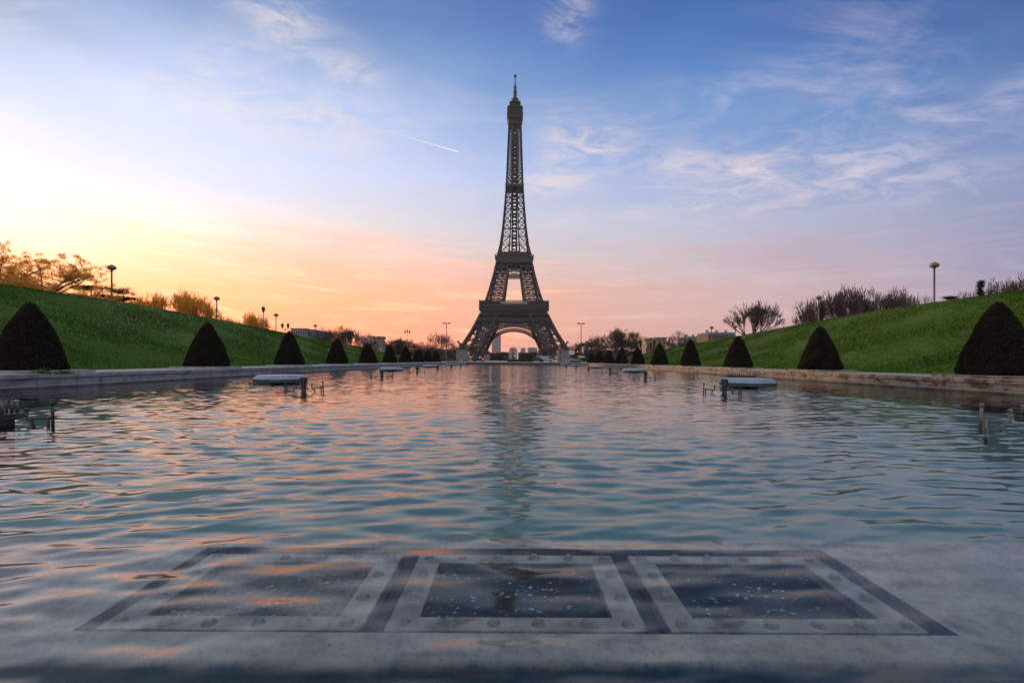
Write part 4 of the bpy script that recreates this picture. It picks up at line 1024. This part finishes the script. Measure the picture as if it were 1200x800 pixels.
hedge_px(668, 760, 410, 424, 262, 12, 'hedge', 'long dark hedge of shrubs along the far road right of the tower', 8000, .55)
hedge_px(566, 594, 413, 425, 640, 160, 'hedge', 'clipped dark tree avenue left of the pavilion under the arch', 7000, 1.4)
hedge_px(610, 642, 413, 425, 640, 160, 'hedge', 'clipped dark tree avenue right of the pavilion under the arch', 7000, 1.4)
hedge_px(594, 623, 420.6, 424.5, 133, 1.2, 'hedge_green', 'low green hedge at the far end of the basin under the arch', 2500, .07)
hedge_px(668, 681, 422.2, 425, 133, 1.2, 'hedge_green', 'low green hedge strip by the right pedestal and road', 1500, .07)

# ------------------------------------------------------------------ statues, buildings, road things
def statue_pedestal(pxa, pxb, yt, yb, Y, label):
    xa, zt_ = at(pxa, yt, Y); xb, _ = at(pxb, yt, Y); z0 = .5; hw = (xb - xa) / 2
    r = thing('statue_pedestal', label, 'pedestal', ((xa + xb) / 2, Y, z0), 0, 'stone pedestals at the bridge ends'); H = zt_ - z0
    MB().box(-hw * 1.12, hw * 1.12, -hw * 1.12, hw * 1.12, 0, .45).build('base', M['pedestal'], r, bevel=.04)
    MB().box(-hw, hw, -hw, hw, .452, H - .35).build('block', M['pedestal'], r, bevel=.03)
    b = MB().box(-hw * 1.1, hw * 1.1, -hw * 1.1, hw * 1.1, H - .348, H - .12); b.box(-hw * 1.02, hw * 1.02, -hw * 1.02, hw * 1.02, H - .118, H)
    b.build('cornice', M['pedestal'], r, bevel=.03)
    return ((xa + xb) / 2, Y, zt_)
def horse_statue(loc, mir, label, s=1.):
    r = thing('horse_statue', label, 'statue', loc, 0, 'horse and warrior statues on the pedestals'); r.scale = (mir * s, s, s)
    b = MB()
    b.tube([(-1.3, 0, 1.7), (-.9, 0, 1.75), (-.2, 0, 1.65), (.5, 0, 1.75), (.9, 0, 1.9)], [.3, .48, .45, .5, .36], 10)       # trunk
    b.tube([(.75, 0, 1.95), (1.15, 0, 2.5), (1.35, 0, 2.9)], [.38, .26, .18], 8); b.tube([(1.25, 0, 2.98), (1.6, 0, 2.75), (1.85, 0, 2.5)], [.2, .16, .1], 8)   # neck and head
    b.tube([(1.25, .08, 3.0), (1.22, .1, 3.22)], [.06, .02], 5); b.tube([(1.25, -.08, 3.0), (1.22, -.1, 3.22)], [.06, .02], 5)
    b.tube([(.85, 0, 2.35), (1.05, 0, 2.85), (1.2, 0, 3.05)], [.1, .14, .06], 6)
    for y in (-.22, .22):
        b.tube([(-1.0, y, 1.5), (-.85, y, 1.0), (-1.2, y, .62), (-1.1, y, 0)], [.27, .17, .1, .09], 7)
        b.tube([(.65, y, 1.5), (.75 + (.25 if y > 0 else 0), y, .95), (.72 + (.1 if y > 0 else 0), y, .5), (.7 + (.05 if y > 0 else 0), y, .3 if y > 0 else 0)], [.22, .13, .09, .08], 7)
    b.tube([(-1.35, 0, 1.9), (-1.65, 0, 1.6), (-1.7, 0, .9)], [.1, .14, .05], 6)
    b.build('horse', M['bronze'], r, True)
    b = MB(); y0 = -.62
    b.tube([(.2, y0, 1.05), (.22, y0, 1.4), (.25, y0, 1.75), (.25, y0, 1.95), (.25, y0, 2.02)], [.2, .2, .29, .14, .1], 9)
    b.lathe([(.06, 2.02), (.13, 2.1), (.14, 2.2), (.1, 2.3), (.03, 2.34)], (.25, y0, 0), 10)
    for dx_ in (-.12, .14): b.tube([(.2 + dx_ * .6, y0, 1.1), (.2 + dx_, y0, .6), (.2 + dx_ * 1.3, y0 - .03, 0)], [.15, .11, .07], 7)
    b.tube([(.3, y0 + .1, 1.8), (.7, y0 + .2, 1.75), (1.1, y0 + .4, 2.1)], [.1, .08, .06], 6); b.tube([(.1, y0 - .1, 1.8), (-.05, y0 - .15, 1.4), (.1, y0 - .2, 1.1)], [.1, .08, .06], 6)
    b.build('warrior', M['bronze'], r, True)
    MB().box(-1.6, 1.6, -.95, .75, -.0, .06).build('plinth', M['bronze'], r)
    return r
for (a, c, yt, yb, Y, mir, lab) in ((535.2, 547.4, 409.6, 422, 154, -1, 'left bridge pedestal nearest the water'), (653.6, 667.2, 410.2, 423, 154, 1, 'right bridge pedestal nearest the water'), (567.2, 574, 415.2, 423, 290, -1, 'left bridge pedestal at the far end by the tower leg'), (629.2, 635.6, 415.4, 423, 290, 1, 'right bridge pedestal at the far end by the tower leg')):
    top = statue_pedestal(a, c, yt, yb, Y, 'pale stone ' + lab)
    horse_statue((top[0], top[1], top[2] + .002), mir, 'dark horse statue on the ' + lab, .98 if Y < 200 else 1.1)
def windows_block(name, label, cat, xa, xb, z0, z1, Y, dep, mat, floors, bays, roof=None, rh=0., group=None):
    r = thing(name, label, cat, ((xa + xb) / 2, Y, z0), 0, group); hw = (xb - xa) / 2; H = z1 - z0 - rh
    MB().box(-hw, hw, 0, dep, 0, H).build('wall', M[mat], r)
    fh = H / floors; bw = 2 * hw / bays
    for i in range(floors):
        for j in range(bays):
            if floors * bays > 100: break
            x = -hw + bw * (j + .5); b = MB().box(x - bw * .28, x + bw * .28, -.06, .0 - .003, fh * (i + .25), fh * (i + .8)); b.build('window', M['dark_glass'], r)
    if roof:
        b = MB(); v = [(-hw - .3, -.3, H), (hw + .3, -.3, H), (hw + .3, dep + .3, H), (-hw - .3, dep + .3, H), (-hw + rh * .5, rh * .5, z1 - z0), (hw - rh * .5, rh * .5, z1 - z0), (hw - rh * .5, dep - rh * .5, z1 - z0), (-hw + rh * .5, dep - rh * .5, z1 - z0)]
        b.add(v, [(3, 2, 1, 0), (4, 5, 6, 7), (0, 1, 5, 4), (1, 2, 6, 5), (2, 3, 7, 6), (3, 0, 4, 7)]); ro = b.build('roof', M[roof], r)
        for k in range(3): x = -hw * .7 + hw * .7 * k; MB().box(x - .6, x + .6, dep * .4, dep * .4 + 1.2, z1 - z0 - .2, z1 - z0 + 1.6).build('chimney', M['facade_grey'], ro)
    else: MB().box(-hw - .25, hw + .25, -.25, dep + .25, H + .002, H + .5).build('parapet', M[mat], r)
    return r
def wb_px(name, label, cat, pxa, pxb, yt, Y, dep, mat, fl, bays, roof=None, rhpx=0., z0=.5):
    xa, z1 = at(pxa, yt, Y); xb, _ = at(pxb, yt, Y)
    return windows_block(name, label, cat, xa, xb, z0, z1, Y, dep, mat, fl, bays, roof, rhpx * Y / F)
wb_px('flat_roofed_building', 'flat grey building on the left skyline between the lamps', 'building', 341, 357, 385.8, 175, 14, 'facade_grey', 4, 6)
wb_px('flat_roofed_building', 'lower grey annex right of the flat grey building on the left', 'building', 357.3, 366, 387.5, 178, 14, 'facade_grey', 4, 4)
wb_px('sandstone_building', 'long sandstone building with a row of windows on the right skyline', 'building', 830, 862, 389, 250, 16, 'facade', 5, 12, 'slate', 3.)
wb_px('slate_roofed_building', 'low blue grey slate roofed building left of the sandstone building', 'building', 806, 829, 394, 270, 16, 'facade_grey', 4, 8, 'slate', 4.)
wb_px('slate_roofed_building', 'pale building with slate roof behind the left tree belt', 'building', 438, 470, 405, 330, 20, 'facade_grey', 4, 9, 'slate', 4.)
# carved stone blocks
def carved_block(parts_px, ybase, Y, label):
    x0, _ = at(parts_px[0][0], ybase, Y); x1, _ = at(parts_px[-1][1], ybase, Y); zb_ = .5
    r = thing('stone_monument', label, 'monument', ((x0 + x1) / 2, Y, zb_), 0, 'carved stone blocks at the garden end')
    for (pa, pb, yt) in parts_px:
        xa, zt_ = at(pa, yt, Y); xb, _ = at(pb, yt, Y); xa -= r.location.x; xb -= r.location.x; H = zt_ - zb_
        bm = bmesh.new(); bmesh.ops.create_cube(bm, size=1.); bmesh.ops.subdivide_edges(bm, edges=bm.edges[:], cuts=14, use_grid_fill=True)
        for v in bm.verts:
            c = v.co; nx_ = math.sin(c.x * 23 + c.z * 17) * math.sin(c.z * 31 + c.x * 7); amp = .16 if abs(c.z) < .4 else .012; nx_ += .8 * math.sin(c.x * 40 + 2 * math.sin(c.z * 9))
            c.y += (nx_ * amp + random.uniform(-.02, .02)) * (1 if c.y < 0 else 0); c.x += random.uniform(-.015, .015) * (abs(c.z) < .42)
            v.co = Vector(((xa + xb) / 2 + c.x * (xb - xa), 2.2 + c.y * 4.4, H * .46 + c.z * H * .92))
        me = bpy.data.meshes.new('carved_block'); bm.to_mesh(me); bm.free(); me.materials.append(M['carved']); link('carved_block', me, r)
        MB().box(xa - .3, xb + .3, -.35, 4.75, H * .92 + .003, H).build('cornice', M['carved'], r, bevel=.05)
carved_block([(424.5, 433.5, 396.2), (434.5, 446.6, 393.8)], 411, 150, 'rough carved stone block on the left beyond the end of the bank')
carved_block([(756.6, 765.4, 395.8), (767.2, 780.6, 394.9)], 411, 150, 'rough carved pale stone block on the right beyond the end of the bank')
# carousel behind the right crest
X, Zt = at(939, 368.5, 118); zb = bankz(X, 118); H = Zt - zb
r = thing('carousel', 'pale green and white pointed carousel roof behind the right crest', 'carousel', (X, 118, zb - .05)); hr = H * .5
b = MB(); N = 16; rad = 3.4
for j in range(N):
    a0, a1 = 2 * math.pi * j / N, 2 * math.pi * (j + 1) / N; b.cur = j % 2
    pr = [(rad, hr), (rad * .36, hr + (H - hr) * .4), (.12, H - .9)]
    for (ra, za), (rb_, zb2) in zip(pr, pr[1:]): b.add([(ra * math.cos(a0), ra * math.sin(a0), za), (ra * math.cos(a1), ra * math.sin(a1), za), (rb_ * math.cos(a1), rb_ * math.sin(a1), zb2), (rb_ * math.cos(a0), rb_ * math.sin(a0), zb2)], [(0, 1, 2, 3)])
b.build('canopy', [M['canvas'], M['canvas2']], r)
MB().lathe([(.1, H - .92), (.3, H - .6), (.05, H)], n=8).build('finial', M['pole_rust'], r)
MB().lathe([(3.2, 0), (3.2, .2)], n=24).build('floor', M['facade_grey'], r)
for j in range(8): MB().tube([(3 * math.cos(j * .785), 3 * math.sin(j * .785), .2), (3 * math.cos(j * .785), 3 * math.sin(j * .785), hr + .1)], .08, 6).build('post', M['canvas'], r)

# far city
def slab(name, label, pxa, pxb, yt, Y, dep, floors, mat='office'):
    xa, z1 = at(pxa, yt, Y); xb, _ = at(pxb, yt, Y); r = thing(name, label, 'building', ((xa + xb) / 2, Y, -3)); hw = (xb - xa) / 2; H = z1 + 3
    MB().box(-hw, hw, 0, dep, 0, H).build('wall', M[mat], r)
    fh = H / floors; b = MB()
    for i in range(floors): b.box(-hw + .6, hw - .6, -.4, -.005, fh * (i + .3), fh * (i + .75))
    b.build('window_bands', M['dark_glass'] if mat != 'office' else M['facade_grey'], r)
    MB().box(-hw * .5, hw * .5, dep * .3, dep * .7, H + .003, H + H * .03).build('roof_plant', M[mat], r)
slab('office_tower', 'tall grey office tower seen through the arch behind the left leg', 576.4, 586.8, 391, 2800, 40, 56)
slab('office_block', 'small far grey block right of the pavilion under the arch', 610.2, 615.8, 408, 2300, 30, 14)
slab('office_block', 'wider far grey block at the right under the arch', 618.5, 629.5, 407.4, 2400, 30, 14)
slab('long_facade_building', 'long low grey building left of the pavilion under the arch', 584.5, 597, 412.4, 1250, 20, 4, 'facade_grey')
slab('long_facade_building', 'long low grey building right of the pavilion under the arch', 607, 620, 412.8, 1250, 20, 4, 'facade_grey')
xa, z1 = at(597, 408, 1240); xb, _ = at(606, 408, 1240); r = thing('domed_pavilion', 'pale grey central pavilion with a low roof seen through the arch', 'building', ((xa + xb) / 2, 1240, -3)); hw = (xb - xa) / 2; H = z1 + 3
MB().box(-hw, hw, 0, 20, 0, H * .86).build('wall', M['facade_grey'], r)
v = [(-hw - 1, -1, H * .862), (hw + 1, -1, H * .862), (hw + 1, 21, H * .862), (-hw - 1, 21, H * .862), (-hw * .7, 4, H * 1.06), (hw * .7, 4, H * 1.06), (hw * .7, 16, H * 1.06), (-hw * .7, 16, H * 1.06)]
MB().add(v, [(3, 2, 1, 0), (4, 5, 6, 7), (0, 1, 5, 4), (1, 2, 6, 5), (2, 3, 7, 6), (3, 0, 4, 7)]).build('roof', M['pedestal'], r)
MB().box(-2, 2, -.6, -.01, 0, H * .7).build('doorway', M['dark_glass'], r); MB().tube([(0, 10, H * 1.06), (0, 10, H * 1.2)], .4, 6).build('flagpole', M['lead'], r)

# cars on the far road
def car(px, Y, mat, label, rz=0., van=False):
    X, _ = at(px, 420, Y); r = thing('parked_car' if not van else 'parked_van', label, 'car' if not van else 'van', (X, Y, .622), rz, 'cars on the road beyond the basin')
    if van: body = [(-2.3, .35), (2.3, .35), (2.35, 1.0), (2.0, 1.15), (1.5, 1.95), (-2.25, 2.0), (-2.3, 1.0)]; win = [(.7, 1.2), (1.85, 1.2), (1.45, 1.85), (.7, 1.85)]
    else: body = [(-2.05, .3), (2.05, .3), (2.1, .75), (1.2, .92), (.55, 1.4), (-1.1, 1.42), (-1.8, .95), (-2.1, .85)]; win = [(-1.45, .97), (1.0, .95), (.5, 1.33), (-1.05, 1.35)]
    MB().prism(body, 'y', -.85, .85).build('body', M[mat], r, bevel=.05)
    for y in (-.862, .857): MB().prism(win, 'y', y, y + .008).build('window', M['dark_glass'], r)
    for x in (-1.3, 1.3):
        for y in (-.88, .66):
            wv_ = MB().lathe([(.31, 0), (.33, .03), (.33, .19), (.31, .22)], n=16); o = wv_.build('wheel', M['rubber'], r); o.rotation_euler = (-math.pi / 2, 0, 0); o.location = (x, y, .31)
    for y in (-.6, .6): MB().box(2.06 if not van else 2.31, 2.115 if not van else 2.36, y - .16, y + .16, .6, .74).build('headlight', M['sign_white'], r)
    return r
car(521, 146, 'car_dark', 'dark blue car at the left behind the last yew cone')
car(484, 146, 'car_white', 'white car showing between the sixth and seventh left yew cones', math.pi)
car(674, 147, 'car_silver', 'silver car beside the right bridge pedestal', 0)
car(629, 146, 'car_dark', 'dark car crossing under the right leg of the arch', math.pi)
car(640.5, 148, 'car_silver', 'silver van parked under the right tower leg', 0, True)
car(561, 146, 'car_dark', 'dark car crossing under the left leg of the arch')
# red lights, signs, posts
m, t, out = material('red_signal'); e = t.new('ShaderNodeEmission'); e.inputs[0].default_value = (1, .05, .03, 1); e.inputs[1].default_value = 6; t.l.new(e.outputs[0], out.inputs[0]); M['red'] = m
def signal(px, py, Y, label):
    X, Z = at(px, py, Y); r = thing('traffic_light', label, 'traffic light', (X, Y, .6), 0, 'traffic lights at the road'); h = Z - .6
    MB().lathe([(.07, 0), (.06, h + .5)], n=8).build('pole', M['lead'], r, True)
    MB().box(-.17, .17, -.28, -.08, h - .75, h + .3).build('housing', M['lead'], r, bevel=.03)
    MB().lathe([(.13, 0), (.11, .03)], n=12).build('red_lamp', M['red'], r)
    o = [c for c in r.children if c.name.startswith('red_lamp')][0]; o.rotation_euler = (math.pi / 2, 0, 0); o.location = (0, -.282, h + .05)
    if True:
        for k, hh in ((1, h - .25), (2, h - .55)):
            q = MB().lathe([(.12, 0), (.1, .02)], n=12).build('dark_lamp', M['dark_glass'], r); q.rotation_euler = (math.pi / 2, 0, 0); q.location = (0, -.282, hh)
signal(676.8, 412.2, 135.2, 'traffic light showing red right of the right bridge pedestal')
signal(603.4, 417.2, 151, 'traffic light showing red at the middle under the arch')
signal(566, 421, 135.3, 'low traffic light showing red left of the arch centre')
def sign(px, yt, Y, shapes, label):
    X, Zt = at(px, yt, Y); r = thing('road_sign', label, 'road sign', (X, Y, .6), 0, 'road signs beyond the basin'); H = Zt - .6
    MB().lathe([(.05, 0), (.045, H + .1)], n=8).build('pole', M['pole_grey'], r, True)
    for (dz_, wd, ht, rnd, dx_) in shapes:
        z = H - dz_
        if rnd:
            o = MB().lathe([(wd / 2, 0), (wd / 2, .03)], n=18).build('sign_plate', M['sign_white'], r); o.rotation_euler = (math.pi / 2, 0, 0); o.location = (dx_, -.06, z)
        else: MB().box(dx_ - wd / 2, dx_ + wd / 2, -.09, -.06, z - ht / 2, z + ht / 2).build('sign_plate', M['sign_white'], r)
sign(683, 406.5, 134.5, ((.25, .75, 0, True, 0), (1.0, .75, 0, True, 0), (1.55, .7, .3, False, 0), (2.9, 1.9, .45, False, -.4)), 'pole of stacked white round and square signs right of the right pedestal')
sign(549.2, 411, 134.5, ((.4, .5, .45, False, 0), (1.05, .5, .45, False, 0)), 'pole with two small white signs right of the left pedestal')
sign(670, 411.5, 136, ((.4, 1.7, 1.2, False, 0),), 'broad pale board just right of the right bridge pedestal')
for i, (px, yt) in enumerate(((591, 416.5), (600.5, 409), (632, 409), (657, 411), (520.4, 408.5), (547.6, 408))):
    X, Zt = at(px, yt, 134.8); H = Zt - .6
    r = thing('metal_post', ['thin dark post left of the pavilion under the arch', 'tall dark post at the centre of the arch', 'dark post at the inner side of the right tower leg', 'dark post on the face of the right bridge pedestal', 'dark post with a box left of the left pedestal', 'dark post at the right corner of the left pedestal'][i], 'post', (X, 134.8, .6), 0, 'thin posts along the far kerb')
    MB().lathe([(.09, 0), (.08, H)], n=8).build('shaft', M['lead'], r, True); MB().box(-.2, .2, -.15, .15, H - .75, H).build('head', M['lead'], r, bevel=.04)

# ------------------------------------------------------------------ thin morning haze
m = bpy.data.materials.new('morning_haze'); m.use_nodes = True; t = NT(m.node_tree); t.n.clear(); out = t.new('ShaderNodeOutputMaterial')
pv_ = t.new('ShaderNodeVolumePrincipled'); pv_.inputs['Color'].default_value = (.9, .86, .86, 1); pv_.inputs['Density'].default_value = 5e-5; pv_.inputs['Anisotropy'].default_value = .2
t.l.new(pv_.outputs[0], out.inputs['Volume'])
hz = MB().box(-4600, 4600, -1600, 4700, -4.2, 345).build('haze', m); tag(hz, kind='stuff')
